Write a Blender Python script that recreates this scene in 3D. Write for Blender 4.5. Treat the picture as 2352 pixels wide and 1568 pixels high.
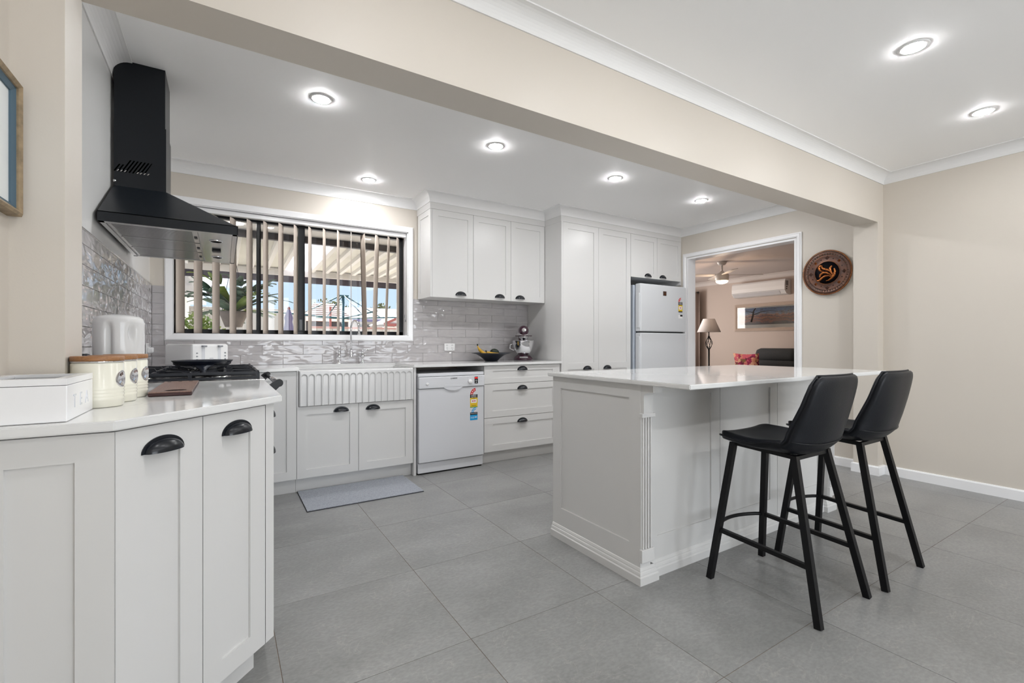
import bpy, bmesh, math, random
from mathutils import Vector, Matrix

for o in list(bpy.data.objects):
    bpy.data.objects.remove(o)
C = bpy.context.scene.collection
SC = bpy.context.scene
PI = math.pi
rnd = random.Random(7)

# ---------------------------------------------------------------- camera
cam_d = bpy.data.cameras.new('camera')
cam = bpy.data.objects.new('camera', cam_d)
C.objects.link(cam)
EYE = 1.07
YAW = 31.93
cam.location = (0, 0, EYE)
cam.rotation_euler = (math.radians(90), 0, math.radians(-YAW))
cam_d.sensor_fit = 'HORIZONTAL'
cam_d.sensor_width = 36.0
cam_d.lens = 36.0 * 1064.0 / 2352.0
cam_d.shift_x = 0.0
cam_d.shift_y = 5.0 / 2352.0
cam_d.clip_start = 0.02
cam_d.clip_end = 400
SC.camera = cam

# ---------------------------------------------------------------- light setup
EXPOSURE = 0.20
SKY_STRENGTH = 2.2
K_KITCHEN = 8.3      # W per kitchen downlight
K_DINING = 5.5       # W per dining downlight
K_BACK = 80.0         # added fill lamp behind the camera
K_LIVING = 75.0
SC.view_settings.view_transform = 'Standard'
SC.view_settings.look = 'None'
SC.view_settings.exposure = EXPOSURE
SC.view_settings.gamma = 1.0
SC.view_settings.use_curve_mapping = False
SC.cycles.use_denoising = True
SC.cycles.max_bounces = 10
SC.cycles.diffuse_bounces = 8
SC.cycles.glossy_bounces = 5
SC.cycles.transmission_bounces = 6
SC.cycles.transparent_max_bounces = 12
SC.cycles.sample_clamp_indirect = 6.0
SC.cycles.caustics_reflective = False
SC.cycles.caustics_refractive = False

w = bpy.data.worlds.new('sky')
SC.world = w
w.use_nodes = True
nt = w.node_tree
nt.nodes.clear()
def _n(t, **k):
    n = nt.nodes.new(t)
    for a, b in k.items():
        setattr(n, a, b)
    return n
wo = _n('ShaderNodeOutputWorld'); bg = _n('ShaderNodeBackground')
tc = _n('ShaderNodeTexCoord'); sep = _n('ShaderNodeSeparateXYZ')
ramp = _n('ShaderNodeValToRGB'); ramp.color_ramp.elements[0].position = 0.0
ramp.color_ramp.elements[0].color = (0.29, 0.37, 0.455, 1)
ramp.color_ramp.elements[1].position = 0.8
ramp.color_ramp.elements[1].color = (0.17, 0.27, 0.44, 1)
mp = _n('ShaderNodeMapping'); mp.inputs['Scale'].default_value = (2.2, 2.2, 6.0); mp.inputs['Location'].default_value = (3.1, 1.7, .4)
ns = _n('ShaderNodeTexNoise'); ns.inputs['Scale'].default_value = 1.7; ns.inputs['Detail'].default_value = 6
cr = _n('ShaderNodeValToRGB'); cr.color_ramp.elements[0].position = 0.52; cr.color_ramp.elements[1].position = 0.68
mx = _n('ShaderNodeMixRGB'); mx.inputs[2].default_value = (0.97, 0.98, 1.0, 1)
nt.links.new(tc.outputs['Generated'], sep.inputs[0]); nt.links.new(sep.outputs[2], ramp.inputs[0])
nt.links.new(tc.outputs['Generated'], mp.inputs[0]); nt.links.new(mp.outputs[0], ns.inputs['Vector'])
nt.links.new(ns.outputs[0], cr.inputs[0]); nt.links.new(cr.outputs[0], mx.inputs[0])
nt.links.new(ramp.outputs[0], mx.inputs[1]); nt.links.new(mx.outputs[0], bg.inputs[0])
bg.inputs[1].default_value = SKY_STRENGTH
nt.links.new(bg.outputs[0], wo.inputs[0])

sun_d = bpy.data.lights.new('sun', 'SUN')
sun_d.energy = 22.0; sun_d.angle = 0.01; sun_d.color = (1.0, 0.95, 0.87)
sun = bpy.data.objects.new('sun', sun_d); C.objects.link(sun)
sun.rotation_euler = (math.radians(45), 0, math.radians(192))   # sun beyond the yard: roofs and paving lit, fences and hoist against the light

def area_light(name, loc, rot, sx, sy, power, color=(1, 1, 1), shape='RECTANGLE', spread=PI):
    d = bpy.data.lights.new(name, 'AREA'); d.shape = shape; d.size = sx
    if shape in ('RECTANGLE', 'ELLIPSE'):
        d.size_y = sy
    d.energy = power; d.color = color; d.spread = spread
    o = bpy.data.objects.new(name, d); C.objects.link(o)
    o.location = loc; o.rotation_euler = rot
    return o

# fill lamp added behind the camera, set at the made-up dining doors
area_light('dining_fill', (2.4, -3.42, 1.15), (math.radians(90), 0, 0), 3.3, 2.0, K_BACK, (0.93, 0.97, 1.0))
# daylight entering by the living room window behind its partition
area_light('living_daylight', (6.6, 7.40, 1.4), (math.radians(-90), 0, 0), 1.8, 1.4, K_LIVING, (1.0, 0.93, 0.88))

# ---------------------------------------------------------------- materials
def mat(name, col, rough=0.5, metal=0.0, spec=0.5, coat=0.0, coat_rough=0.05, var=0.0, var_scale=4.0, var_col=None,
        bump=0.0, bump_scale=60.0, bump_dist=0.002, coords='Object', detail=4.0, stretch=(1, 1, 1), rand=False,
        emit=None, emit_s=0.0, transmission=0.0, ior=1.45, alpha=1.0, sheen=0.0):
    m = bpy.data.materials.new(name); m.use_nodes = True
    nt = m.node_tree; b = nt.nodes['Principled BSDF']
    b.inputs['Base Color'].default_value = (*col, 1); b.inputs['Roughness'].default_value = rough
    b.inputs['Metallic'].default_value = metal; b.inputs['Specular IOR Level'].default_value = spec
    b.inputs['Coat Weight'].default_value = coat; b.inputs['Coat Roughness'].default_value = coat_rough
    b.inputs['IOR'].default_value = ior; b.inputs['Transmission Weight'].default_value = transmission
    b.inputs['Alpha'].default_value = alpha
    b.inputs['Sheen Weight'].default_value = sheen
    if emit:
        b.inputs['Emission Color'].default_value = (*emit, 1); b.inputs['Emission Strength'].default_value = emit_s
    if var > 0 or bump > 0:
        tcn = nt.nodes.new('ShaderNodeTexCoord'); mpn = nt.nodes.new('ShaderNodeMapping')
        mpn.inputs['Scale'].default_value = stretch
        nt.links.new(tcn.outputs[coords], mpn.inputs[0])
        if rand:
            oi = nt.nodes.new('ShaderNodeObjectInfo'); ml = nt.nodes.new('ShaderNodeMath'); ml.operation = 'MULTIPLY'
            ml.inputs[1].default_value = 37.0
            nt.links.new(oi.outputs['Random'], ml.inputs[0]); cb = nt.nodes.new('ShaderNodeCombineXYZ')
            for i in range(3):
                nt.links.new(ml.outputs[0], cb.inputs[i])
            nt.links.new(cb.outputs[0], mpn.inputs['Location'])
    if var > 0:
        n1 = nt.nodes.new('ShaderNodeTexNoise'); n1.inputs['Scale'].default_value = var_scale; n1.inputs['Detail'].default_value = detail
        nt.links.new(mpn.outputs[0], n1.inputs['Vector'])
        rp = nt.nodes.new('ShaderNodeValToRGB'); rp.color_ramp.elements[0].position = 0.3; rp.color_ramp.elements[1].position = 0.7
        c2 = var_col if var_col else tuple(c * (1 - var) for c in col)
        rp.color_ramp.elements[0].color = (*c2, 1); rp.color_ramp.elements[1].color = (*col, 1)
        nt.links.new(n1.outputs[0], rp.inputs[0]); nt.links.new(rp.outputs[0], b.inputs['Base Color'])
    if bump > 0:
        n2 = nt.nodes.new('ShaderNodeTexNoise'); n2.inputs['Scale'].default_value = bump_scale; n2.inputs['Detail'].default_value = 3
        nt.links.new(mpn.outputs[0], n2.inputs['Vector'])
        bp = nt.nodes.new('ShaderNodeBump'); bp.inputs['Strength'].default_value = bump; bp.inputs['Distance'].default_value = bump_dist
        nt.links.new(n2.outputs[0], bp.inputs['Height']); nt.links.new(bp.outputs[0], b.inputs['Normal'])
    return m

M = {}
M['wall'] = mat('cream_wall_paint', (0.61, 0.565, 0.505), 0.42, spec=0.35, bump=0.12, bump_scale=220, bump_dist=0.001)
M['wall_left'] = mat('gloss_white_wall_board', (0.74, 0.74, 0.73), 0.16, spec=0.5, bump=0.03, bump_scale=14, bump_dist=0.003, stretch=(1, 3, 0.3))
M['ceiling'] = mat('ceiling_paint', (0.94, 0.94, 0.94), 0.6, spec=0.25)
M['cornice'] = mat('cornice_paint', (0.78, 0.78, 0.78), 0.6, spec=0.25)
M['trimw'] = mat('white_gloss_trim', (0.83, 0.83, 0.84), 0.22, spec=0.5)
M['cab'] = mat('cabinet_white', (0.655, 0.650, 0.642), 0.30, spec=0.45, bump=0.04, bump_scale=300, bump_dist=0.0005)
M['cab_in'] = mat('cabinet_inside', (0.45, 0.45, 0.44), 0.6)
M['pull'] = mat('matt_black_pull', (0.008, 0.010, 0.014), 0.24, spec=0.5)
M['black_metal'] = mat('black_metal', (0.006, 0.008, 0.011), 0.33, spec=0.38)
M['black'] = mat('black_plain', (0.01, 0.01, 0.012), 0.4)
M['dark'] = mat('dark_gap', (0.01, 0.01, 0.01), 0.8)
M['steel'] = mat('stainless_steel', (0.66, 0.66, 0.66), 0.22, metal=1.0, bump=0.05, bump_scale=90, bump_dist=0.001, stretch=(1, 12, 1))
M['chrome'] = mat('chrome', (0.80, 0.80, 0.82), 0.06, metal=1.0)
M['iron'] = mat('cast_iron', (0.012, 0.014, 0.02), 0.42, spec=0.5, bump=0.15, bump_scale=400)
M['leather'] = mat('black_leather', (0.007, 0.008, 0.011), 0.40, spec=0.25, bump=0.30, bump_scale=260, bump_dist=0.0015)
M['legs'] = mat('black_powder_coat', (0.004, 0.004, 0.005), 0.42, spec=0.3)
M['fireclay'] = mat('white_fireclay', (0.66, 0.66, 0.66), 0.12, spec=0.5)
M['appl'] = mat('appliance_white', (0.65, 0.66, 0.69), 0.24, spec=0.5)
M['fridge'] = mat('fridge_white', (0.63, 0.645, 0.665), 0.30, spec=0.45)
M['grout'] = mat('wall_grout', (0.72, 0.71, 0.70), 0.85)
M['fgrout'] = mat('floor_grout', (0.20, 0.15, 0.115), 0.9)
M['glassblack'] = mat('black_glass', (0.008, 0.008, 0.01), 0.05, spec=0.6)
M['plastic'] = mat('white_plastic', (0.80, 0.80, 0.80), 0.3)
M['cream'] = mat('cream_enamel', (0.76, 0.74, 0.64), 0.16, spec=0.5)
M['bamboo'] = mat('bamboo_lid', (0.36, 0.17, 0.07), 0.45, var=0.35, var_scale=30, stretch=(1, 14, 14))
M['board'] = mat('walnut_board', (0.26, 0.16, 0.13), 0.35, var=0.3, var_scale=25, stretch=(10, 1, 1), coords='Object')
M['board_edge'] = mat('dark_board_edge', (0.05, 0.02, 0.02), 0.4)
M['mat'] = mat('grey_woven_mat', (0.36, 0.38, 0.42), 0.9, var=0.35, var_scale=160, bump=0.5, bump_scale=240, bump_dist=0.002)
M['matedge'] = mat('mat_rubber_edge', (0.02, 0.02, 0.025), 0.8)
M['blind'] = mat('blind_fabric', (0.52, 0.45, 0.39), 0.85)
M['winframe'] = mat('black_window_frame', (0.006, 0.007, 0.010), 0.35)
M['sofa'] = mat('charcoal_fabric', (0.060, 0.066, 0.072), 0.95, var=0.3, var_scale=120, bump=0.3, bump_scale=200)
M['curtain'] = mat('taupe_curtain', (0.30, 0.24, 0.215), 0.9)
M['woodframe'] = mat('pale_timber_frame', (0.50, 0.40, 0.33), 0.5, var=0.2, var_scale=20, stretch=(1, 12, 12))
M['fanw'] = mat('fan_white', (0.62, 0.60, 0.58), 0.35)
M['mixer'] = mat('burgundy_enamel', (0.035, 0.006, 0.018), 0.08, spec=0.6, coat=0.5)
M['banana'] = mat('banana_skin', (0.72, 0.42, 0.04), 0.5, var=0.25, var_scale=30)
M['avocado'] = mat('avocado_skin', (0.02, 0.03, 0.02), 0.45, bump=0.5, bump_scale=200)
M['bowl'] = mat('black_ceramic', (0.010, 0.013, 0.022), 0.35)
M['copper'] = mat('aged_copper', (0.14, 0.062, 0.036), 0.40, metal=0.65, var=0.75, var_scale=22, var_col=(0.075, 0.05, 0.045), bump=0.25, bump_scale=90, bump_dist=0.002)
M['copper_hi'] = mat('bright_copper', (0.62, 0.22, 0.06), 0.25, metal=0.9, var=0.6, var_scale=90, var_col=(0.16, 0.05, 0.02))
M['copper_dark'] = mat('blackened_copper', (0.012, 0.013, 0.018), 0.25, metal=0.5)
M['shade'] = mat('lamp_shade_fabric', (0.74, 0.70, 0.69), 0.8)
M['oldwood'] = mat('weathered_gold_wood', (0.34, 0.25, 0.15), 0.5, var=0.4, var_scale=60)
M['bluemat'] = mat('blue_frame_band', (0.07, 0.12, 0.16), 0.5)
M['paper'] = mat('white_paper', (0.75, 0.78, 0.78), 0.5)
M['red'] = mat('red_ink', (0.55, 0.02, 0.02), 0.4)
M['yellow'] = mat('yellow_ink', (0.75, 0.50, 0.02), 0.4)
M['greenink'] = mat('green_ink', (0.10, 0.30, 0.04), 0.4)
M['blueink'] = mat('blue_ink', (0.01, 0.32, 0.66), 0.4)
M['blackink'] = mat('black_ink', (0.012, 0.012, 0.014), 0.4)
M['whiteink'] = mat('white_ink', (0.85, 0.85, 0.85), 0.4)
M['greyink'] = mat('grey_ink', (0.25, 0.26, 0.28), 0.4)
M['lens'] = mat('porch_light_lens', (1, 1, 1), 0.5, emit=(1.0, 0.985, 0.96), emit_s=14.0)
LENS_A = math.pi * math.pi * 0.0455 ** 2
M['lens_kitchen'] = mat('kitchen_downlight_lens', (1, 1, 1), 0.5, emit=(0.985, 0.99, 1.0), emit_s=K_KITCHEN / LENS_A)
M['lens_dining'] = mat('dining_downlight_lens', (1, 1, 1), 0.5, emit=(0.985, 0.99, 1.0), emit_s=K_DINING / LENS_A)
M['fanlens'] = mat('fan_light_lens', (1, 0.9, 0.8), 0.5, emit=(1.0, 0.70, 0.45), emit_s=5.0)
M['display'] = mat('red_display', (0.05, 0, 0), 0.3, emit=(1.0, 0.03, 0.03), emit_s=2.0)
# outside
M['deck_roof'] = mat('patio_roof_sheet', (0.66, 0.64, 0.58), 0.6, var=0.25, var_scale=1.2)
M['poly'] = mat('translucent_roof_sheet', (0.9, 0.9, 0.95), 0.5, transmission=0.0)
M['gutter'] = mat('dark_gutter', (0.075, 0.065, 0.085), 0.5, var=0.3, var_scale=40)
M['fascia'] = mat('dark_fascia', (0.035, 0.030, 0.035), 0.5)
M['beam_out'] = mat('pale_steel_beam', (0.62, 0.60, 0.58), 0.5)
M['fence'] = mat('cream_steel_fence', (0.58, 0.54, 0.48), 0.5)
M['fencecap'] = mat('pinkish_fence_cap', (0.50, 0.28, 0.23), 0.5)
M['terracotta_tile'] = mat('weathered_roof_tile', (0.42, 0.28, 0.25), 0.8, var=0.4, var_scale=3)
M['orange_tile'] = mat('orange_roof_tile', (0.42, 0.17, 0.10), 0.8, var=0.3, var_scale=5)
M['metal_roof'] = mat('pale_metal_roof', (0.66, 0.66, 0.68), 0.45)
M['brickred'] = mat('red_brown_timber', (0.26, 0.08, 0.07), 0.6)
M['hoist'] = mat('teal_painted_steel', (0.02, 0.085, 0.10), 0.45)
M['leaf'] = mat('staghorn_frond', (0.11, 0.19, 0.13), 0.5, var=0.5, var_scale=9)
M['leaf2'] = mat('yellow_green_leaf', (0.30, 0.36, 0.06), 0.6, var=0.6, var_scale=5, var_col=(0.06, 0.16, 0.03))
M['treeleaf'] = mat('olive_foliage', (0.15, 0.17, 0.08), 0.8, var=0.5, var_scale=6)
M['terra'] = mat('clay_pot', (0.24, 0.20, 0.18), 0.8, var=0.3, var_scale=12)
M['ground'] = mat('pale_yard_paving', (0.52, 0.50, 0.47), 0.9, var=0.3, var_scale=1.0)
M['cloth'] = mat('lilac_cloth', (0.22, 0.20, 0.32), 0.9)
M['soffit'] = mat('eave_lining', (0.70, 0.67, 0.64), 0.7)

def glass_mat(name, refl=0.08, tint=(1, 1, 1)):
    m = bpy.data.materials.new(name); m.use_nodes = True
    nt = m.node_tree; nt.nodes.clear()
    o = nt.nodes.new('ShaderNodeOutputMaterial'); t = nt.nodes.new('ShaderNodeBsdfTransparent'); t.inputs[0].default_value = (*tint, 1)
    g = nt.nodes.new('ShaderNodeBsdfGlossy'); g.inputs['Roughness'].default_value = 0.02
    f = nt.nodes.new('ShaderNodeFresnel'); f.inputs['IOR'].default_value = 1.5
    x = nt.nodes.new('ShaderNodeMixShader')
    nt.links.new(f.outputs[0], x.inputs[0]); nt.links.new(t.outputs[0], x.inputs[1]); nt.links.new(g.outputs[0], x.inputs[2])
    nt.links.new(x.outputs[0], o.inputs[0])
    return m
M['glass'] = glass_mat('window_glass')
M['clear'] = glass_mat('clear_plastic', tint=(0.93, 0.93, 0.95))

def translucent_mat(name, col):
    m = bpy.data.materials.new(name); m.use_nodes = True
    nt = m.node_tree; nt.nodes.clear()
    o = nt.nodes.new('ShaderNodeOutputMaterial'); t = nt.nodes.new('ShaderNodeBsdfTranslucent'); t.inputs[0].default_value = (*col, 1)
    d = nt.nodes.new('ShaderNodeBsdfDiffuse'); d.inputs[0].default_value = (*col, 1); x = nt.nodes.new('ShaderNodeMixShader')
    x.inputs[0].default_value = 0.3
    nt.links.new(t.outputs[0], x.inputs[1]); nt.links.new(d.outputs[0], x.inputs[2]); nt.links.new(x.outputs[0], o.inputs[0])
    return m
M['poly'] = translucent_mat('translucent_roof_sheet', (0.9, 0.9, 0.95))

def tile_mat():
    m = mat('glazed_wall_tile', (0.45, 0.43, 0.435), 0.05, spec=0.8, var=0.10, var_scale=9, rand=True, coords='Object', stretch=(1, 1, 1))
    nt = m.node_tree; b = nt.nodes['Principled BSDF']
    mpn = [n for n in nt.nodes if n.type == 'MAPPING'][0]
    n2 = nt.nodes.new('ShaderNodeTexNoise'); n2.inputs['Scale'].default_value = 9; n2.inputs['Detail'].default_value = 0.5
    n2.inputs['Distortion'].default_value = 0.7
    mp2 = nt.nodes.new('ShaderNodeMapping'); mp2.inputs['Scale'].default_value = (1.0, 1.0, 2.6)
    bp = nt.nodes.new('ShaderNodeBump'); bp.inputs['Strength'].default_value = 1.0; bp.inputs['Distance'].default_value = 0.007
    nt.links.new(mpn.outputs[0], mp2.inputs[0]); nt.links.new(mp2.outputs[0], n2.inputs['Vector'])
    nt.links.new(n2.outputs[0], bp.inputs['Height']); nt.links.new(bp.outputs[0], b.inputs['Normal'])
    return m
M['tile'] = tile_mat()

def floor_mat():
    m = mat('grey_stone_floor_tile', (0.270, 0.270, 0.265), 0.29, spec=0.45, var=0.24, var_scale=2.6, detail=9, rand=True, stretch=(1, 1.7, 1),
            bump=0.25, bump_scale=55, bump_dist=0.0015)
    nt = m.node_tree; b = nt.nodes['Principled BSDF']
    mpn = [n for n in nt.nodes if n.type == 'MAPPING'][0]
    rp = [n for n in nt.nodes if n.type == 'VALTORGB'][0]
    # pale hairline veins
    n3 = nt.nodes.new('ShaderNodeTexNoise'); n3.inputs['Scale'].default_value = 3.2; n3.inputs['Detail'].default_value = 7; n3.inputs['Distortion'].default_value = 1.2
    r3 = nt.nodes.new('ShaderNodeValToRGB'); e = r3.color_ramp.elements
    e[0].position = 0.494; e[0].color = (0, 0, 0, 1); e[1].position = 0.506; e[1].color = (0, 0, 0, 1)
    x = e.new(0.5); x.color = (1, 1, 1, 1)
    ml = nt.nodes.new('ShaderNodeMath'); ml.operation = 'MULTIPLY'; ml.inputs[1].default_value = 0.16
    mx = nt.nodes.new('ShaderNodeMixRGB'); mx.inputs[2].default_value = (0.55, 0.50, 0.46, 1)
    nt.links.new(mpn.outputs[0], n3.inputs['Vector']); nt.links.new(n3.outputs[0], r3.inputs[0]); nt.links.new(r3.outputs[0], ml.inputs[0])
    nt.links.new(ml.outputs[0], mx.inputs[0]); nt.links.new(rp.outputs[0], mx.inputs[1])
    # fine speckle
    n4 = nt.nodes.new('ShaderNodeTexNoise'); n4.inputs['Scale'].default_value = 60; n4.inputs['Detail'].default_value = 6
    r4 = nt.nodes.new('ShaderNodeValToRGB'); r4.color_ramp.elements[0].position = 0.35; r4.color_ramp.elements[0].color = (0.90, 0.90, 0.90, 1)
    r4.color_ramp.elements[1].position = 0.65; r4.color_ramp.elements[1].color = (1.08, 1.08, 1.08, 1)
    m4 = nt.nodes.new('ShaderNodeMixRGB'); m4.blend_type = 'MULTIPLY'; m4.inputs[0].default_value = 1.0
    nt.links.new(mpn.outputs[0], n4.inputs['Vector']); nt.links.new(n4.outputs[0], r4.inputs[0])
    nt.links.new(mx.outputs[0], m4.inputs[1]); nt.links.new(r4.outputs[0], m4.inputs[2]); nt.links.new(m4.outputs[0], b.inputs['Base Color'])
    return m
M['floor'] = floor_mat()

def stone_mat():
    m = mat('white_quartz', (0.74, 0.74, 0.735), 0.07, spec=0.5, var=0.04, var_scale=3)
    nt = m.node_tree; b = nt.nodes['Principled BSDF']
    tcn = [n for n in nt.nodes if n.type == 'TEX_COORD'][0]; rp = [n for n in nt.nodes if n.type == 'VALTORGB'][0]
    n3 = nt.nodes.new('ShaderNodeTexNoise'); n3.inputs['Scale'].default_value = 2.3; n3.inputs['Detail'].default_value = 8; n3.inputs['Distortion'].default_value = 1.5
    r3 = nt.nodes.new('ShaderNodeValToRGB'); e = r3.color_ramp.elements
    e[0].position = 0.495; e[0].color = (0, 0, 0, 1); e[1].position = 0.505; e[1].color = (0, 0, 0, 1)
    x = e.new(0.5); x.color = (1, 1, 1, 1)
    n5 = nt.nodes.new('ShaderNodeTexNoise'); n5.inputs['Scale'].default_value = 1.3
    r5 = nt.nodes.new('ShaderNodeValToRGB'); r5.color_ramp.elements[0].position = 0.58; r5.color_ramp.elements[1].position = 0.68
    ml = nt.nodes.new('ShaderNodeMath'); ml.operation = 'MULTIPLY'
    mx = nt.nodes.new('ShaderNodeMixRGB'); mx.inputs[2].default_value = (0.52, 0.51, 0.52, 1)
    for a in (n3, n5):
        nt.links.new(tcn.outputs['Object'], a.inputs['Vector'])
    nt.links.new(n3.outputs[0], r3.inputs[0]); nt.links.new(n5.outputs[0], r5.inputs[0])
    nt.links.new(r3.outputs[0], ml.inputs[0]); nt.links.new(r5.outputs[0], ml.inputs[1])
    nt.links.new(ml.outputs[0], mx.inputs[0]); nt.links.new(rp.outputs[0], mx.inputs[1]); nt.links.new(mx.outputs[0], b.inputs['Base Color'])
    return m
M['stone'] = stone_mat()

# ---------------------------------------------------------------- mesh builder
class MB:
    def __init__(s):
        s.v = []; s.f = []; s.sm = []
    def add(s, vs, fs, smooth=False):
        k = len(s.v); s.v += [tuple(v) for v in vs]
        for f in fs:
            s.f.append(tuple(i + k for i in f)); s.sm.append(smooth)
        return s
    def box(s, x0, x1, y0, y1, z0, z1):
        if x0 > x1: x0, x1 = x1, x0
        if y0 > y1: y0, y1 = y1, y0
        if z0 > z1: z0, z1 = z1, z0
        return s.add([(x0, y0, z0), (x1, y0, z0), (x1, y1, z0), (x0, y1, z0), (x0, y0, z1), (x1, y0, z1), (x1, y1, z1), (x0, y1, z1)],
                     [(0, 3, 2, 1), (4, 5, 6, 7), (0, 1, 5, 4), (1, 2, 6, 5), (2, 3, 7, 6), (3, 0, 4, 7)])
    def bbox(s, x0, x1, y0, y1, z0, z1, b=0.003):
        """box with chamfered edges"""
        if x0 > x1: x0, x1 = x1, x0
        if y0 > y1: y0, y1 = y1, y0
        if z0 > z1: z0, z1 = z1, z0
        b = min(b, (x1 - x0) * 0.45, (y1 - y0) * 0.45, (z1 - z0) * 0.45)
        bm = bmesh.new(); r = bmesh.ops.create_cube(bm, size=1.0)
        for v in bm.verts:
            v.co = Vector(((x0 + x1) / 2 + v.co.x * (x1 - x0), (y0 + y1) / 2 + v.co.y * (y1 - y0), (z0 + z1) / 2 + v.co.z * (z1 - z0)))
        bmesh.ops.bevel(bm, geom=list(bm.edges), offset=b, segments=2, profile=0.5, affect='EDGES')
        bm.verts.index_update()
        s.add([v.co[:] for v in bm.verts], [[v.index for v in f.verts] for f in bm.faces]); bm.free()
        return s
    def poly(s, pts, z0, z1):
        """vertical prism of a plan polygon (ccw)"""
        n = len(pts)
        vs = [(p[0], p[1], z0) for p in pts] + [(p[0], p[1], z1) for p in pts]
        return s.add(vs, [tuple(reversed(range(n))), tuple(range(n, 2 * n))] + [(i, (i + 1) % n, n + (i + 1) % n, n + i) for i in range(n)])
    def prism(s, pts3, d):
        """planar polygon pts3 extruded by vector d"""
        n = len(pts3); d = Vector(d)
        vs = [Vector(p) for p in pts3]; vs += [v + d for v in vs]
        return s.add(vs, [tuple(reversed(range(n))), tuple(range(n, 2 * n))] + [(i, (i + 1) % n, n + (i + 1) % n, n + i) for i in range(n)])
    def tube(s, pts, r, seg=10, closed=False, caps=True, smooth=True, square=False, up=None):
        pts = [Vector(p) for p in pts]; n = len(pts)
        rr = r if isinstance(r, (list, tuple)) else [r] * n
        if square:
            seg = 4
        prev = None; rings = []
        for i in range(n):
            if closed:
                t = (pts[(i + 1) % n] - pts[i - 1]).normalized()
            else:
                t = (pts[min(i + 1, n - 1)] - pts[max(i - 1, 0)]).normalized()
            if prev is None:
                a = Vector(up) if up else (Vector((0, 0, 1)) if abs(t.z) < 0.9 else Vector((1, 0, 0)))
            else:
                a = prev
            nrm = (a - t * a.dot(t)).normalized(); prev = nrm; bn = t.cross(nrm)
            off = PI / 4 if square else 0
            k = math.sqrt(2) if square else 1
            rings.append([pts[i] + (nrm * math.cos(2 * PI * j / seg + off) + bn * math.sin(2 * PI * j / seg + off)) * rr[i] * k for j in range(seg)])
        vs = [v for ring in rings for v in ring]; fs = []
        m = n if closed else n - 1
        for i in range(m):
            for j in range(seg):
                a = i * seg + j; b_ = i * seg + (j + 1) % seg; c = ((i + 1) % n) * seg + (j + 1) % seg; d = ((i + 1) % n) * seg + j
                fs.append((a, b_, c, d))
        if caps and not closed:
            fs.append(tuple(reversed(range(seg)))); fs.append(tuple(range((n - 1) * seg, n * seg)))
        return s.add(vs, fs, smooth and not square)
    def lathe(s, prof, c=(0, 0, 0), seg=32, axis='z', smooth=True, sx=1.0, sy=1.0, ring=False):
        """prof: list of (radius, height)"""
        if ring: prof = list(prof) + [prof[0]]
        vs = []; n = len(prof)
        for r, h in prof:
            for j in range(seg):
                a = 2 * PI * j / seg
                x, y = r * math.cos(a) * sx, r * math.sin(a) * sy
                if axis == 'z': p = (c[0] + x, c[1] + y, c[2] + h)
                elif axis == 'x': p = (c[0] + h, c[1] + x, c[2] + y)
                else: p = (c[0] + y, c[1] + h, c[2] + x)
                vs.append(p)
        fs = []
        for i in range(n - 1):
            for j in range(seg):
                fs.append((i * seg + j, i * seg + (j + 1) % seg, (i + 1) * seg + (j + 1) % seg, (i + 1) * seg + j))
        if ring: return s.add(vs, fs, smooth)
        if prof[0][0] > 1e-5: fs.append(tuple(reversed(range(seg))))
        if prof[-1][0] > 1e-5: fs.append(tuple(range((n - 1) * seg, n * seg)))
        return s.add(vs, fs, smooth)
    def sweep(s, path, prof, f, side=1, closed=False):
        """mitred sweep; path (u,v) list, prof (offset,w) list, f(u,v,w)->xyz"""
        n = len(path); P_ = [Vector(p) for p in path]; rings = []
        for i in range(n):
            def nn(a, b):
                d = (b - a).normalized(); return Vector((-d.y, d.x)) * side
            if closed: n1 = nn(P_[i - 1], P_[i]); n2 = nn(P_[i], P_[(i + 1) % n])
            else:
                n1 = nn(P_[i - 1], P_[i]) if i > 0 else None
                n2 = nn(P_[i], P_[i + 1]) if i < n - 1 else None
                n1 = n1 or n2; n2 = n2 or n1
            m = (n1 + n2) / (1 + n1.dot(n2))
            rings.append([f((P_[i] + m * o).x, (P_[i] + m * o).y, w_) for o, w_ in prof])
        k = len(prof); vs = [v for r in rings for v in r]; fs = []
        for i in range(n if closed else n - 1):
            for j in range(k):
                fs.append((i * k + j, i * k + (j + 1) % k, ((i + 1) % n) * k + (j + 1) % k, ((i + 1) % n) * k + j))
        if not closed:
            fs.append(tuple(range(k))); fs.append(tuple(reversed(range((n - 1) * k, n * k))))
        return s.add(vs, fs)
    def grid(s, pts, nu, nv, smooth=True):
        """pts row-major nu x nv"""
        return s.add(pts, [(i * nv + j, i * nv + j + 1, (i + 1) * nv + j + 1, (i + 1) * nv + j) for i in range(nu - 1) for j in range(nv - 1)], smooth)
    def xform(s, mtx):
        s.v = [tuple(mtx @ Vector(v)) for v in s.v]; return s
    def build(s, name, m, parent=None, world=True, loc=None, fixn=True):
        off = Vector((0, 0, 0))
        if parent is not None and world:
            q = parent
            while q is not None:
                off += Vector(q.location); q = q.parent
        me = bpy.data.meshes.new(name)
        me.from_pydata([tuple(Vector(v) - off) for v in s.v], [], s.f)
        me.polygons.foreach_set('use_smooth', s.sm)
        if fixn:
            bm = bmesh.new(); bm.from_mesh(me); bmesh.ops.recalc_face_normals(bm, faces=bm.faces); bm.to_mesh(me); bm.free()
        me.update(); me.materials.append(m)
        o = bpy.data.objects.new(name, me); C.objects.link(o)
        if parent is not None: o.parent = parent
        if loc is not None: o.location = loc
        return o

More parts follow.
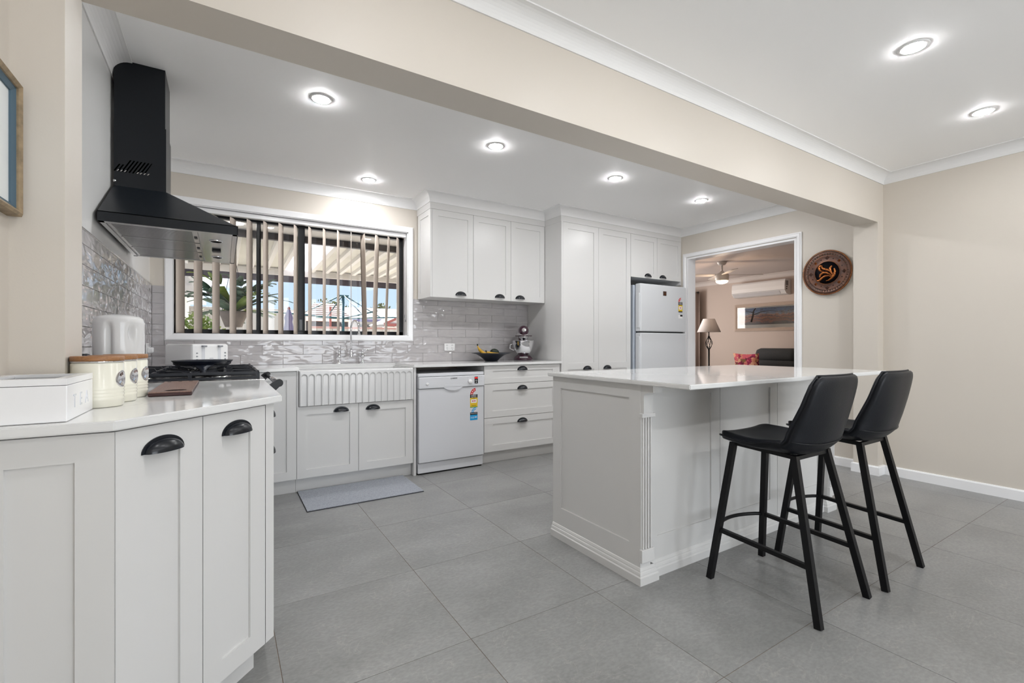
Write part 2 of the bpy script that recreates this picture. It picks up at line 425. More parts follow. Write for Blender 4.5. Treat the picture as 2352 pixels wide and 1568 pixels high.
def smooth_angle(o, deg=35):
    """shade smooth with sharp edges kept"""
    me = o.data
    bm = bmesh.new(); bm.from_mesh(me)
    for e in bm.edges:
        e.smooth = len(e.link_faces) == 2 and e.calc_face_angle(0) < math.radians(deg)
    for f in bm.faces: f.smooth = True
    bm.to_mesh(me); bm.free()
    return o

def props(o, label=None, cat=None, group=None, kind=None):
    if label: o['label'] = label
    if cat: o['category'] = cat
    if group: o['group'] = group
    if kind: o['kind'] = kind
    return o
def thing(name, label, cat, loc=(0, 0, 0), rz=0.0, group=None):
    o = bpy.data.objects.new(name, None); C.objects.link(o); o.location = loc; o.rotation_euler = (0, 0, rz)
    o.empty_display_size = 0.05
    return props(o, label, cat, group)
def struct(o): return props(o, kind='structure')
def dup(root, loc, rz=None, label=None, group=None):
    r = root.copy(); C.objects.link(r); r.location = loc
    if rz is not None: r.rotation_euler = (0, 0, rz)
    if label: r['label'] = label
    if group: r['group'] = group
    for ch in list(root.children):
        c = ch.copy(); C.objects.link(c); c.parent = r
        for g in list(ch.children):
            d = g.copy(); C.objects.link(d); d.parent = c
    return r
def text(name, body, m, parent, loc, size, rot=(PI / 2, 0, 0), align='CENTER', ext=0.0004, world=True, bold=0.0, sx=1.0):
    c = bpy.data.curves.new(name, 'FONT'); c.body = body; c.size = size; c.align_x = align; c.align_y = 'CENTER'; c.extrude = ext
    c.offset = bold
    c.resolution_u = 2
    o = bpy.data.objects.new(name, c); C.objects.link(o); c.materials.append(m)
    off = Vector((0, 0, 0)); q = parent
    while q is not None and world:
        off += Vector(q.location); q = q.parent
    bpy.context.view_layer.update()
    me = bpy.data.meshes.new_from_object(o); me.name = name
    bpy.data.objects.remove(o); me.materials.clear(); me.materials.append(m)
    o = bpy.data.objects.new(name, me); C.objects.link(o)
    o.parent = parent; o.location = Vector(loc) - off; o.rotation_euler = rot; o.scale = (sx, 1, 1)
    return o

# ================================================================ the setting
XL, XR, YB = -0.448, 4.610, 4.200
BY0, BY1, BZ = 1.62, 1.79, 2.056        # beam
ZK, ZD = 2.41, 2.45                     # ceilings
YF = -3.50                              # dining room's far wall
WX0, WX1, WZ0, WZ1 = -0.315, 1.4665, 1.143, 2.11   # window opening
DY0, DY1, DZ = 2.300, 3.520, 2.070      # doorway

fl = MB().box(-0.6, 4.73, YF - 0.1, 4.42, -0.12, -0.0015).build('floor', M['fgrout']); struct(fl)
PT = 0.602; GX, GY = 0.762, 2.106
full = None
for i in range(-3, 7):
    for j in range(-10, 4):
        x0, x1 = GX + PT * i, GX + PT * (i + 1); y0, y1 = GY + PT * j, GY + PT * (j + 1)
        cx0, cx1, cy0, cy1 = max(x0, XL), min(x1, XR), max(y0, YF), min(y1, YB)
        if cx1 - cx0 < 0.03 or cy1 - cy0 < 0.03: continue
        g = 0.0010
        if cx1 - cx0 > PT - 1e-6 and cy1 - cy0 > PT - 1e-6:
            if full is None:
                full = MB().bbox(-PT / 2 + g, PT / 2 - g, -PT / 2 + g, PT / 2 - g, -0.010, 0, 0.0008).build('tile', M['floor'], fl, world=False)
                o = full
            else:
                o = full.copy(); C.objects.link(o)
            o.location = ((x0 + x1) / 2, (y0 + y1) / 2, 0)
        else:
            mx_, my_ = (cx0 + cx1) / 2, (cy0 + cy1) / 2
            o = MB().bbox(cx0 + g - mx_, cx1 - g - mx_, cy0 + g - my_, cy1 - g - my_, -0.010, 0, 0.0008).build('tile', M['floor'], fl, world=False, loc=(mx_, my_, 0))

# walls
b = MB()
b.box(-0.6, WX0, YB, 4.42, 0, 2.6).box(WX1, 4.73, YB, 4.42, 0, 2.6).box(WX0, WX1, YB, 4.42, 0, WZ0).box(WX0, WX1, YB, 4.42, WZ1, 2.6)
wall_back = struct(b.build('wall_back', M['wall']))
wl = struct(MB().box(-0.6, XL, YF, BY0 + 0.05, 0, 2.6).build('wall_left', M['wall']))
wlk = struct(MB().box(-0.6, XL, BY0 + 0.05, YB, 0, 2.6).build('wall_left', M['wall_left']))
b = MB().box(XR, 4.73, YF, DY0, 0, 2.6).box(XR, 4.73, DY1, 7.6, 0, 2.6).box(XR, 4.73, DY0, DY1, DZ, 2.6)
struct(b.build('wall_right', M['wall']))
struct(MB().box(XL, XR, BY0, BY1, BZ, 2.5).build('beam', M['wall']))
struct(MB().box(XL, -0.346, BY0, BY1, 0, BZ).build('pillar_left', M['wall']))
struct(MB().box(4.502, XR, BY0, BY1, 0, BZ).build('pillar_right', M['wall']))
struct(MB().box(-0.6, 4.73, BY1 - 0.02, 4.42, ZK, 2.62).build('ceiling', M['ceiling']))
struct(MB().box(-0.6, 4.73, YF - 0.1, BY0 + 0.02, ZD, 2.62).build('ceiling', M['ceiling']))
# far dining wall out of view; glazed doors made up for the fill lamp
b = MB().box(-0.6, 0.75, YF - 0.12, YF, 0, 2.6).box(4.05, 4.73, YF - 0.12, YF, 0, 2.6).box(0.75, 4.05, YF - 0.12, YF, 2.15, 2.6)
struct(b.build('wall_front', M['wall']))
dr = MB()
for x in (0.75, 1.85, 2.92, 4.01):
    dr.box(x, x + 0.05, YF - 0.09, YF - 0.03, 0, 2.15)
dr.box(0.75, 4.05, YF - 0.09, YF - 0.03, 0, 0.05).box(0.75, 4.05, YF - 0.09, YF - 0.03, 2.10, 2.15)
dro = struct(dr.build('door_2', M['winframe']))
for x in (0.80, 1.90, 2.97):
    MB().box(x, x + 1.05, YF - 0.063, YF - 0.057, 0.05, 2.10).build('pane', M['glass'], dro)

def cornice_prof(wd, zc):
    pts = [(0.0, zc - wd), (0.006, zc - wd)]
    for i in range(9):
        t = PI / 2 * i / 8
        pts.append((0.006 + (wd - 0.012) * (1 - math.cos(t)), zc - wd + 0.004 + (wd - 0.010) * math.sin(t)))
    pts += [(wd, zc - 0.006), (wd, zc), (0, zc)]
    return pts
F3 = lambda u, v, w_: (u, v, w_)
b = MB().sweep([(XL, BY1), (XL, YB), (1.557, YB), (1.557, 3.872), (2.812, 3.872), (2.812, 3.602), (XR, 3.602), (XR, BY1)], cornice_prof(0.080, ZK), F3, side=-1, closed=True)
struct(b.build('trim_1', M['cornice']))
b = MB().sweep([(XL, BY0), (XR, BY0), (XR, YF), (XL, YF)], cornice_prof(0.075, ZD), F3, side=-1, closed=True)
struct(b.build('trim_2', M['cornice']))
bp_ = [(0, 0), (0.014, 0), (0.014, 0.066), (0.010, 0.074), (0, 0.076)]
b = MB().sweep([(XR, 2.25), (XR, BY1), (4.502, BY1), (4.502, BY0), (XR, BY0), (XR, YF)], bp_, F3, side=-1)
struct(b.build('baseboard_right', M['trimw']))
b = MB().sweep([(XL, YF), (XL, 1.33)], bp_, F3, side=-1)
struct(b.build('baseboard_left', M['trimw']))
# bulkhead strip above the cabinets
b = MB().box(1.557, 2.812, 3.872, YB, 2.273, ZK - 0.002).box(2.812, XR, 3.602, YB, 2.273, ZK - 0.002)
struct(b.build('trim_3', M['cab']))

# doorway to the living room
d1 = struct(MB().sweep([(DY0, 0), (DY0, DZ), (DY1, DZ), (DY1, 0)],
     [(0.006, 0), (0.006, -0.014), (0.018, -0.020), (0.034, -0.020), (0.044, -0.012), (0.050, -0.012), (0.050, 0)],
     lambda u, v, w_: (XR + w_, u, v), side=1).build('door_1', M['trimw']))
j = MB().box(XR - 0.006, 4.736, DY0, DY0 + 0.018, 0, DZ - .018).box(XR - 0.006, 4.736, DY1 - 0.018, DY1, 0, DZ - .018).box(XR - 0.006, 4.736, DY0, DY1, DZ - 0.018, DZ)
j.build('jamb', M['trimw'], d1)

# window: architrave, lining, black frame, panes
win = struct(MB().sweep([(WX0, WZ0), (WX1, WZ0), (WX1, WZ1), (WX0, WZ1)], [(-0.000, 0), (-0.000, -0.016), (-0.040, -0.019), (-0.048, -0.014), (-0.048, 0)],
     lambda u, v, w_: (u, YB + w_, v), side=1, closed=True).build('window_1', M['trimw']))
b = MB().box(WX0, WX0 + 0.006, YB - 0.002, 4.33, WZ0, WZ1).box(WX1 - 0.006, WX1, YB - 0.002, 4.33, WZ0, WZ1).box(WX0, WX1, YB - 0.002, 4.33, WZ1 - 0.006, WZ1).box(WX0, WX1, YB - 0.002, 4.33, WZ0 - 0.001, WZ0 + 0.004)
b.build('reveal', M['trimw'], win)
fy0, fy1 = 4.318, 4.372
b = MB()
b.bbox(WX0 + .004, WX1 - .004, fy0, fy1, WZ0 + .004, WZ0 + 0.040).bbox(WX0 + .004, WX1 - .004, fy0, fy1, WZ1 - 0.050, WZ1 - .004)
b.bbox(WX0 + .004, WX0 + 0.040, fy0, fy1, WZ0, WZ1).bbox(WX1 - 0.046, WX1 - .004, fy0, fy1, WZ0, WZ1)
b.build('frame', M['winframe'], win)
MB().bbox(0.231, 0.262, fy0 - 0.004, fy1, WZ0 + .03, WZ1 - .04).build('mullion', M['winframe'], win)
MB().bbox(0.543, 0.594, fy0 - 0.008, fy1, WZ0 + .03, WZ1 - .04).build('mullion', M['winframe'], win)
for x0, x1 in ((WX0 + .038, .233), (.260, .545), (.592, WX1 - .044)):
    MB().box(x0, x1, 4.342, 4.346, WZ0 + .038, WZ1 - .048).build('pane', M['glass'], win)
lb = MB().box(0.552, 0.560, fy0 - .0095, fy0 - .008, 1.185, 1.275).box(0.562, 0.572, fy0 - .0095, fy0 - .008, 1.185, 1.275).build('frame_label', M['greyink'], win)
MB().bbox(1.400, 1.420, 4.306, 4.318, 1.24, 1.30).build('latch', M['winframe'], win)

# ---- wall tiles
MB().box(XL, 2.812, YB - 0.004, YB, 0.88, 1.097).box(XL, -0.363, YB - 0.004, YB, 1.097, 1.490).box(1.515, 2.812, YB - 0.004, YB, 1.097, 1.490).build('grout', M['grout'], wall_back)
MB().box(XL, XL + 0.004, BY1, YB, 0.88, 1.490).build('grout', M['grout'], wlk)
MB().bbox(XL, XL + 0.012, BY1, YB - 0.004, 1.490, 1.499, 0.002).build('tile_trim', M['steel'], wlk)
tile_cache = {}
def wall_tile(wall, axis, u0, u1, z0, z1):
    g = 0.0007
    key = (axis, round(u1 - u0, 4), round(z1 - z0, 4))
    if key not in tile_cache:
        hw, hh = (u1 - u0) / 2 - g, (z1 - z0) / 2 - g
        mb = MB()
        if axis == 'x': mb.bbox(-hw, hw, -0.004, 0.004, -hh, hh, 0.0016)
        else: mb.bbox(-0.004, 0.004, -hw, hw, -hh, hh, 0.0016)
        o = mb.build('wall_tile', M['tile'], wall, world=False); tile_cache[key] = o
    else:
        o = tile_cache[key].copy(); C.objects.link(o); o.parent = wall
    c = (u0 + u1) / 2; zc = (z0 + z1) / 2
    o.location = (c, YB - 0.0075, zc) if axis == 'x' else (XL + 0.0075, c, zc)
    t = 0.006
    o.rotation_euler = (rnd.uniform(-t, t), 0, 0) if axis == 'x' else (0, rnd.uniform(-t, t), 0)
ROW = 0.076
for k in range(8):
    z0, z1 = 0.9055 + ROW * k, min(0.9055 + ROW * (k + 1), 1.490)
    if k == 0: z0 = 0.9005
    off = 1.913 if k % 2 == 0 else 1.763
    for i in range(-9, 5):
        u0, u1 = off + 0.3 * i, off + 0.3 * (i + 1)
        u0, u1 = max(u0, XL + 0.012), min(u1, 2.811)
        if u1 - u0 < 0.02: continue
        pieces = []
        if z1 <= 1.097: pieces = [(u0, u1, z0, z1)]
        else:
            if u0 < -0.363: pieces.append((u0, min(u1, -0.364), z0, z1))
            if u1 > 1.515: pieces.append((max(u0, 1.516), u1, z0, z1))
            if z0 < 1.09:
                a, c_ = max(u0, -0.364), min(u1, 1.516)
                if c_ - a > 0.02: pieces.append((a, c_, z0, 1.096))
        for p in pieces:
            if p[1] - p[0] > 0.012: wall_tile(wall_back, 'x', *p)
    off = 2.421 if k % 2 == 0 else 2.571
    for i in range(-4, 7):
        u0, u1 = off + 0.3 * i, off + 0.3 * (i + 1)
        u0, u1 = max(u0, BY1 + 0.002), min(u1, YB - 0.006)
        if u1 - u0 < 0.02: continue
        wall_tile(wlk, 'y', u0, u1, z0, z1)

# ---- living room shell
struct(MB().box(4.73, 9.1, 0.4, 7.6, -0.12, 0.0).build('floor', mat('living_carpet', (0.30, 0.27, 0.25), 0.95, var=0.2, var_scale=300)))
lw = mat('living_wall_paint', (0.56, 0.485, 0.44), 0.6, spec=0.3)
struct(MB().box(8.94, 9.06, 0.4, 7.6, 0, 2.6).build('wall_far', lw))
struct(MB().box(4.73, 9.06, 0.4, 0.52, 0, 2.6).build('wall_side', lw))
struct(MB().box(4.73, 9.06, 7.5, 7.62, 0, 2.6).build('wall_side', lw))
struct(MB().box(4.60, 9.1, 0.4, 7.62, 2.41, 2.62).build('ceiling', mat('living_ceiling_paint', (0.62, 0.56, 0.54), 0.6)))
b = MB().sweep([(4.73, 7.5), (8.94, 7.5), (8.94, 0.52), (4.73, 0.52)], cornice_prof(0.085, 2.41), F3, side=-1, closed=True)
struct(b.build('trim_4', mat('living_cornice_paint', (0.66, 0.62, 0.60), 0.6)))

# ================================================================ cabinets
def shaker(w_, h_, t=0.018, st=0.062, rl=0.060, mids=(), rec=0.007):
    mb = MB().box(0, w_, rec, t, 0, h_)
    e = 0.0
    mb.box(0, st, 0, rec, 0, h_).box(w_ - st, w_, 0, rec, 0, h_).box(st, w_ - st, 0, rec, 0, rl).box(st, w_ - st, 0, rec, h_ - rl, h_)
    for a, c_ in mids: mb.box(st, w_ - st, 0, rec, a, c_)
    return mb
def place(mb, x, y, z, deg=0):
    return mb.xform(Matrix.Translation((x, y, z)) @ Matrix.Rotation(math.radians(deg), 4, 'Z'))

def pull_mesh():
    mb = MB(); a, h, d = 0.050, 0.031, 0.026; nu, nv = 20, 9
    for k, s_ in ((1, 1.0), (0, 0.93)):
        pts = []
        for i in range(nu + 1):
            ph = PI * i / nu
            for j_ in range(nv + 1):
                ps = PI / 2 * j_ / nv
                pts.append((a * s_ * math.cos(ph), -d * s_ * (math.sin(ph) ** 0.8) * math.sin(ps) - 0.001, h * s_ * math.sin(ph) * math.cos(ps)))
        mb.grid(pts, nu + 1, nv + 1)
    # backing flange
    pr = []
    for i in range(nu + 1):
        ph = PI * i / nu
        pr.append(((a + 0.006) * math.cos(ph), 0.0, (h + 0.007) * math.sin(ph)))
    inn = [((a - 0.004) * math.cos(PI * i / nu), 0.0, (h - 0.004) * math.sin(PI * i / nu)) for i in range(nu, -1, -1)]
    n = nu + 1; vs = []
    for yy in (0.0, -0.003):
        for p in pr: vs.append((p[0], yy, p[2]))
        for p in reversed(inn): vs.append((p[0], yy, p[2]))
    fs = []
    for i in range(nu):
        fs.append((2 * n + i, 2 * n + i + 1, 3 * n + i + 1, 3 * n + i)); fs.append((i, i + 1, 2 * n + i + 1, 2 * n + i))
    mb.add(vs, fs)
    return mb
_pull = None
def add_pull(parent, x, y, z, deg=0, name='handle'):
    global _pull
    off = Vector((0, 0, 0)); q = parent
    while q is not None: off += Vector(q.location); q = q.parent
    if _pull is None:
        o = pull_mesh().build(name, M['pull'], parent, world=False, fixn=False); _pull = o
    else:
        o = _pull.copy(); C.objects.link(o); o.parent = parent
    o.location = Vector((x, y, z)) - off; o.rotation_euler = (0, 0, math.radians(deg))
    return o

ZB, ZT = 0.107, 0.873       # door bottoms, underside of worktops
# --- near corner cabinet
t = thing('corner_base_cabinet', 'white base cabinet with angled doors under the worktop beside the camera, black cup pulls', 'cabinet', (-0.1, 1.9, 0))
MB().poly([(-.445, 1.37), (-.214, 1.37), (.117, 1.722), (.119, 2.462), (-.338, 2.462), (-.338, 1.612), (-.445, 1.612)], ZB, ZT + .004).build('body', M['cab'], t)
MB().poly([(-.445, 1.42), (-.235, 1.42), (.085, 1.752), (.085, 2.455), (-.338, 2.455), (-.338, 1.612), (-.445, 1.612)], 0, ZB).build('kickboard', M['cab'], t)
place(shaker(0.240, ZT - ZB - .001, st=.066), -.447, 1.350, ZB).build('end_panel', M['cab'], t)
cd = 46.0
dx, dy = math.cos(math.radians(cd)), math.sin(math.radians(cd))
d = place(shaker(0.2255, ZT - ZB - .001, st=.066), -.205, 1.3515, ZB, cd).build('door', M['cab'], t)
add_pull(d, -.205 + dx * .113, 1.3515 + dy * .113, .806, cd)
d = place(shaker(0.2305, ZT - ZB - .001, st=.062), -.205 + dx * .2285, 1.3515 + dy * .2285, ZB, cd).build('door', M['cab'], t)
add_pull(d, -.205 + dx * .345, 1.3515 + dy * .345, .806, cd)
ex, ey = -.205 + dx * .4615, 1.3515 + dy * .4615
MB().poly([(ex, ey), (.141, 1.712), (.141, 1.735), (ex - .010, 1.735)], ZB, ZT + .004).build('corner_post', M['cab'], t)
for z0, z1, pz in ((.745, .872, .803), (.600, .742, .671)):
    d = place(shaker(.372, z1 - z0, st=.05, rl=.03), .1385, 1.740, z0, 90).build('drawer', M['cab'], t)
    add_pull(d, .1385, 1.926, pz, 90)
place(shaker(.372, .490), .1385, 1.740, .108, 90).build('drawer', M['cab'], t)
place(shaker(.344, .764), .1385, 2.116, .108, 90).build('door', M['cab'], t)

def worktop(name, label, loc, build):
    o = build().build(name, M['stone']); me = o.data
    for v in me.vertices: v.co -= Vector(loc)
    o.location = loc
    return props(o, label, 'worktop')
def wt_poly(pts, z0, z1, bev=0.003):
    mb = MB().poly(pts, z0, z1); bm = bmesh.new()
    vs = [bm.verts.new(v) for v in mb.v]
    for f in mb.f: bm.faces.new([vs[i] for i in f])
    bmesh.ops.bevel(bm, geom=list(bm.edges), offset=bev, segments=2, affect='EDGES'); bm.verts.index_update()
    r = MB().add([v.co[:] for v in bm.verts], [[v.index for v in f.verts] for f in bm.faces]); bm.free(); return r
worktop('worktop', 'white stone worktop with angled corner carrying the tea box and canisters', (-.1, 1.9, .9),
        lambda: wt_poly([(-.446, 1.330), (-.203, 1.330), (.165, 1.705), (.165, 2.478), (-.446, 2.478), (-.446, 1.792), (-.341, 1.792), (-.341, 1.618), (-.446, 1.618)], .877, .900))
worktop('worktop', 'long white stone worktop along the window wall with the farmhouse sink cut into it', (1.2, 3.9, .9),
        lambda: wt_poly([(-.446, 3.395), (.165, 3.395), (.165, 3.578), (.4525, 3.578), (.4525, 4.045), (1.3005, 4.045), (1.3005, 3.578), (2.800, 3.578), (2.800, 4.191), (-.446, 4.191)], .877, .900, .002))

def base_body(t, x0, x1, y0=3.62, z1=ZT + .003, z0=ZB, kick=True):
    MB().box(x0, x1, y0, 4.17, z0, z1).build('body', M['cab'], t)
    if kick: MB().box(x0, x1, 3.655, 3.673, 0, z0 - .001).build('kickboard', M['cab'], t)
# --- corner cabinet left of the sink
t = thing('base_cabinet', 'white base cabinet with one door between the cooker and the sink cabinet', 'cabinet', (.25, 3.9, 0))
base_body(t, .172, .4405); place(shaker(.268, ZT - ZB - .001), .172, 3.60, ZB).build('door', M['cab'], t)
# --- sink cabinet
t = thing('sink_cabinet', 'white two door cabinet under the fluted farmhouse sink, cup pulls near the middle', 'cabinet', (.874, 3.9, 0))
base_body(t, .442, 1.3035, z1=.619)
MB().box(.442, .4535, 3.60, 3.62, .619, .876).build('filler', M['cab'], t)
MB().box(1.2995, 1.3035, 3.60, 3.62, .619, .876).build('filler', M['cab'], t)
d = place(shaker(.4275, .512), .443, 3.60, ZB).build('door', M['cab'], t); add_pull(d, .745, 3.60, .566)
d = place(shaker(.4275, .512), .8735, 3.60, ZB).build('door', M['cab'], t); add_pull(d, .979, 3.60, .566)
t = MB().bbox(1.306, 1.3275, 3.600, 4.17, 0, .8765, .001).build('end_panel', M['cab'])
props(t, 'narrow white upright panel between the sink cabinet and the dishwasher', 'panel')
# --- drawer cabinet
t = thing('drawer_cabinet', 'white cabinet of three wide drawers right of the dishwasher', 'cabinet', (2.37, 3.9, 0))
base_body(t, 1.955, 2.800)
for z0, z1, pz in ((.7125, .872, .826), (.411, .7085, .650), (.107, .407, .348)):
    d = place(shaker(.838, z1 - z0, st=.085, rl=.045 if z1 > .8 else .057), 1.955, 3.60, z0).build('drawer', M['cab'], t)
    add_pull(d, 2.357, 3.60, pz)
# --- wall cabinet
t = thing('wall_cabinet', 'white three door wall cabinet between the window and the tall pantry', 'cabinet', (2.19, 4.0, 1.487))
MB().box(1.577, 2.808, 3.892, 4.18, 1.488, 2.271).build('body', M['cab'], t)
xs = [1.577, 1.987, 2.399, 2.808]
for i, px_ in enumerate((1.858, 2.274, 2.508)):
    d = place(shaker(xs[i + 1] - xs[i] - .003, .783, st=.056, rl=.056), xs[i] + .0015, 3.872, 1.488).build('door', M['cab'], t)
    add_pull(d, px_, 3.872, 1.512)
place(shaker(.308, .783, st=.05, rl=.05), 1.5590, 4.180, 1.488, -90).build('side_panel', M['cab'], t)
# --- pantry
t = thing('pantry_cupboard', 'tall white two door pantry cupboard between the wall cabinet and the fridge', 'cupboard', (3.29, 3.9, 0))
MB().box(2.812, 2.832, 3.597, 4.19, 0, 2.272).box(2.833, 3.768, 3.620, 4.17, ZB, 2.271).build('body', M['cab'], t)
MB().box(2.833, 3.768, 3.655, 3.673, 0, .106).build('kickboard', M['cab'], t)
for x0, px_ in ((2.835, 3.148), (3.302, 3.423)):
    d = place(shaker(.4645, 2.270 - ZB, st=.062, mids=((.705, .770),)), x0, 3.60, ZB).build('door', M['cab'], t)
    add_pull(d, px_, 3.60, .808)
# --- fridge cupboard
t = thing('fridge_cupboard', 'white two door cupboard over the fridge', 'cupboard', (4.19, 3.9, 1.8))
MB().box(3.7695, 4.606, 3.620, 4.18, 1.802, 2.271).box(4.590, 4.606, 3.60, 4.18, 1.76, 1.802).build('body', M['cab'], t)
for x0, px_ in ((3.770, 4.040), (4.189, 4.285)):
    d = place(shaker(.4165, .468, st=.055, rl=.055), x0, 3.60, 1.802).build('door', M['cab'], t); add_pull(d, px_, 3.60, 1.818)

# --- island
IX0, IX1, IY0, IY1 = 1.575, 3.345, 1.470, 2.090
t = thing('kitchen_island', 'white panelled kitchen island with fluted corner posts and moulded base', 'island', (2.46, 1.78, 0))
MB().box(IX0 + .018, IX1 - .018, IY0 + .018, IY1 - .018, 0, .887).build('body', M['cab'], t)
hL = .887
def island_end(x, deg, yy):
    mb = MB(); W = IY1 - 1.448
    mb.box(0, W, .007, .018, 0, hL).box(0, .068, 0, .007, 0, hL).box(W - .067, W, 0, .007, 0, hL).box(.068, W - .067, 0, .007, 0, .166).box(.068, W - .067, 0, .007, .825, hL)
    return place(mb, x, yy, 0, deg)
island_end(IX0, -90, IY1).build('end_panel', M['cab'], t)
island_end(IX1, 90, 1.448).build('end_panel', M['cab'], t)
for x0, x1 in ((1.640, 2.187), (2.190, 2.732), (2.735, 3.282)):
    mb = MB(); W = x1 - x0
    mb.box(0, W, .007, .018, 0, hL).box(0, .072, 0, .007, 0, hL).box(W - .072, W, 0, .007, 0, hL).box(.072, W - .072, 0, .007, 0, .178).box(.072, W - .072, 0, .007, .82, hL)
    place(mb, x0, IY0, 0, 0).build('panel', M['cab'], t)
for k, (x0, x1) in enumerate(((1.595, 2.165), (2.168, 2.755), (2.758, 3.325))):     # cupboard doors on the kitchen side
    d = place(shaker(x1 - x0, .770), x1, IY1, .107, 180).build('door', M['cab'], t)
# corner posts: pilaster board, flutes, blocks and corbel
def post(x0, x1):
    cx = (x0 + x1) / 2
    p = MB().box(x0 + (.0182 if x0 < 2 else 0), x1 - (.0182 if x0 > 2 else 0), 1.4482, 1.488, 0, hL).build('corner_post', M['cab'], t)
    MB().bbox(cx - .040, cx + .040, 1.430, 1.448, .098, .155, .002).build('plinth_block', M['cab'], p)
    fl_ = MB().box(cx - .034, cx + .034, 1.442, 1.448, .155, .745)
    for q in range(4):
        xx = cx - .034 + .005 + q * .0165
        fl_.bbox(xx, xx + .0085, 1.434, 1.442, .155, .745, .003)
    fl_.build('flute', M['cab'], p)
    MB().bbox(cx - .042, cx + .042, 1.426, 1.448, .742, .760, .002).build('cap', M['cab'], p)
    # corbel profile in YZ
    prof = [(1.448, .760), (1.430, .760), (1.430, .835)]
    for i in range(7):
        a = PI / 2 * i / 6
        prof.append((1.430 - .045 * (1 - math.cos(a)), .835 + .022 * math.sin(a)))
    prof += [(1.378, .857), (1.378, .887), (1.448, .887)]
    MB().prism([(cx - .030, y, z) for y, z in prof], (.060, 0, 0)).build('corbel', M['cab'], p)
post(1.575, 1.640); post(3.282, 3.345)
base_prof = [(0, 0), (.018, 0), (.018, .034), (.013, .039), (.013, .044), (.011, .052), (.007, .056), (.007, .060), (.003, .070), (0, .072)]
MB().sweep([(IX0, IY1), (IX0, 1.448), (1.660, 1.448), (1.660, IY0), (3.262, IY0), (3.262, 1.448), (IX1, 1.448), (IX1, IY1)],
           [(o_, z_) for o_, z_ in base_prof], F3, side=-1).build('base_moulding', M['cab'], t)
worktop('worktop', 'white stone island worktop overhanging toward the two black stools', (2.46, 1.65, .9),
        lambda: wt_poly([(1.553, 1.172), (3.385, 1.172), (3.385, 2.115), (1.553, 2.115)], .888, .908))

# ================================================================ sink, tap, mat
def sink():
    x0, x1, y0, y1, zb, zt = .4555, 1.2975, 3.580, 4.041, .6235, .8765
    o = thing('farmhouse_sink', 'white fluted farmhouse sink under the window', 'sink', ((x0 + x1) / 2, 3.8, zb))
    w_ = .024
    mb = MB()
    mb.bbox(x0, x1, y1 - w_, y1, zb, zt, .006).box(x0 + .0005, x0 + w_, y0 + .022, y1, zb, zt - .0005).box(x1 - w_, x1 - .0005, y0 + .022, y1, zb, zt - .0005)
    mb.box(x0 + .01, x1 - .01, y0 + .02, y1 - .01, zb, zb + .03)
    mb.build('basin', M['fireclay'], o)
    # apron front with arched flutes cut in: height field on the front
    nx, nz = 408, 72; pitch = (x1 - x0 - .020) / 17; pts = []
    zl = zb; zh = zt
    for i in range(nx + 1):
        x = x0 + (x1 - x0) * i / nx
        for j_ in range(nz + 1):
            z = zl + (zh - zl) * j_ / nz
            q = (x - x0 - .010) / pitch; k = math.floor(q); xc = x0 + .010 + (k + .5) * pitch; dep = 0
            if 0 <= k < 17:
                r = pitch * .43; ztop = zt - .027 - r
                d_ = abs(x - xc) if z < ztop else math.hypot(x - xc, z - ztop)
                if d_ < r: dep = .0065 * min(1.0, (1 - d_ / r) * 4.5)
            e = 0.0
            for dd in (x - x0, x1 - x, zh - z):
                if dd < .010: e = max(e, .010 - math.sqrt(max(0, .010 ** 2 - (.010 - dd) ** 2)))
            pts.append((x, y0 + dep + e, z))
    mb = MB().grid(pts, nx + 1, nz + 1); mb.box(x0 + .001, x1 - .001, y0 + .0105, y0 + w_, zb, zt - .001)
    mb.build('apron', M['fireclay'], o, fixn=False)
    MB().lathe([(.040, 0), (.043, .004), (.030, .006), (.0, .006)], ((x0 + x1) / 2, 3.83, zb + .030), 20).build('drain', M['chrome'], o)
sink()

def tap():
    cx, y, z = .930, 4.105, .9005
    o = thing('kitchen_tap', 'chrome bridge tap with two lever handles behind the sink', 'tap', (cx, y, z))
    prof = [(.024, 0), (.024, .004), (.017, .010), (.012, .022), (.009, .036), (.013, .044), (.017, .052), (.016, .070), (.012, .082), (.009, .100), (.012, .106), (.010, .116), (.0, .122)]
    for s_ in (-1, 1):
        v = MB().lathe(prof, (cx + s_ * .098, y, z), 20).build('valve', M['chrome'], o)
        MB().tube([(cx + s_ * .098, y, z + .112), (cx + s_ * .098 + .018, y - .020, z + .116), (cx + s_ * .098 + .030, y - .034, z + .118)], .0042, 8).build('lever', M['chrome'], v)
        MB().lathe([(.0, -.012), (.007, -.010), (.009, 0), (.007, .010), (0, .013)], (cx + s_ * .098 + .036, y - .042, z + .119), 12, axis='y').build('lever_tip', M['fireclay'], v)
    MB().tube([(cx - .092, y, z + .058), (cx + .092, y, z + .058)], .0075, 12).build('bridge', M['chrome'], o)
    mb = MB().lathe([(.010, .040), (.016, .046), (.018, .062), (.015, .078), (.017, .084), (.012, .096), (.0145, .104), (.0145, .112), (.0085, .118)], (cx, y, z), 20)
    pts = [(cx, y, z + .115), (cx, y, z + .30)]
    R_ = .052
    for i in range(1, 13):
        a = PI * i / 12 * 1.05
        pts.append((cx + .42 * (R_ - R_ * math.cos(a)), y - .9 * (R_ - R_ * math.cos(a)), z + .30 + R_ * math.sin(a) * 1.25))
    e = Vector(pts[-1]); pts.append(tuple(e + Vector((.002, 0, -.03))))
    mb.tube(pts, .0078, 12)
    mb.build('spout', M['chrome'], o)
    MB().lathe([(.0, -.02), (.012, -.018), (.013, -.006), (.010, .0), (.0078, .010)], pts[-1], 14).build('spout_nozzle', M['chrome'], o)
tap()

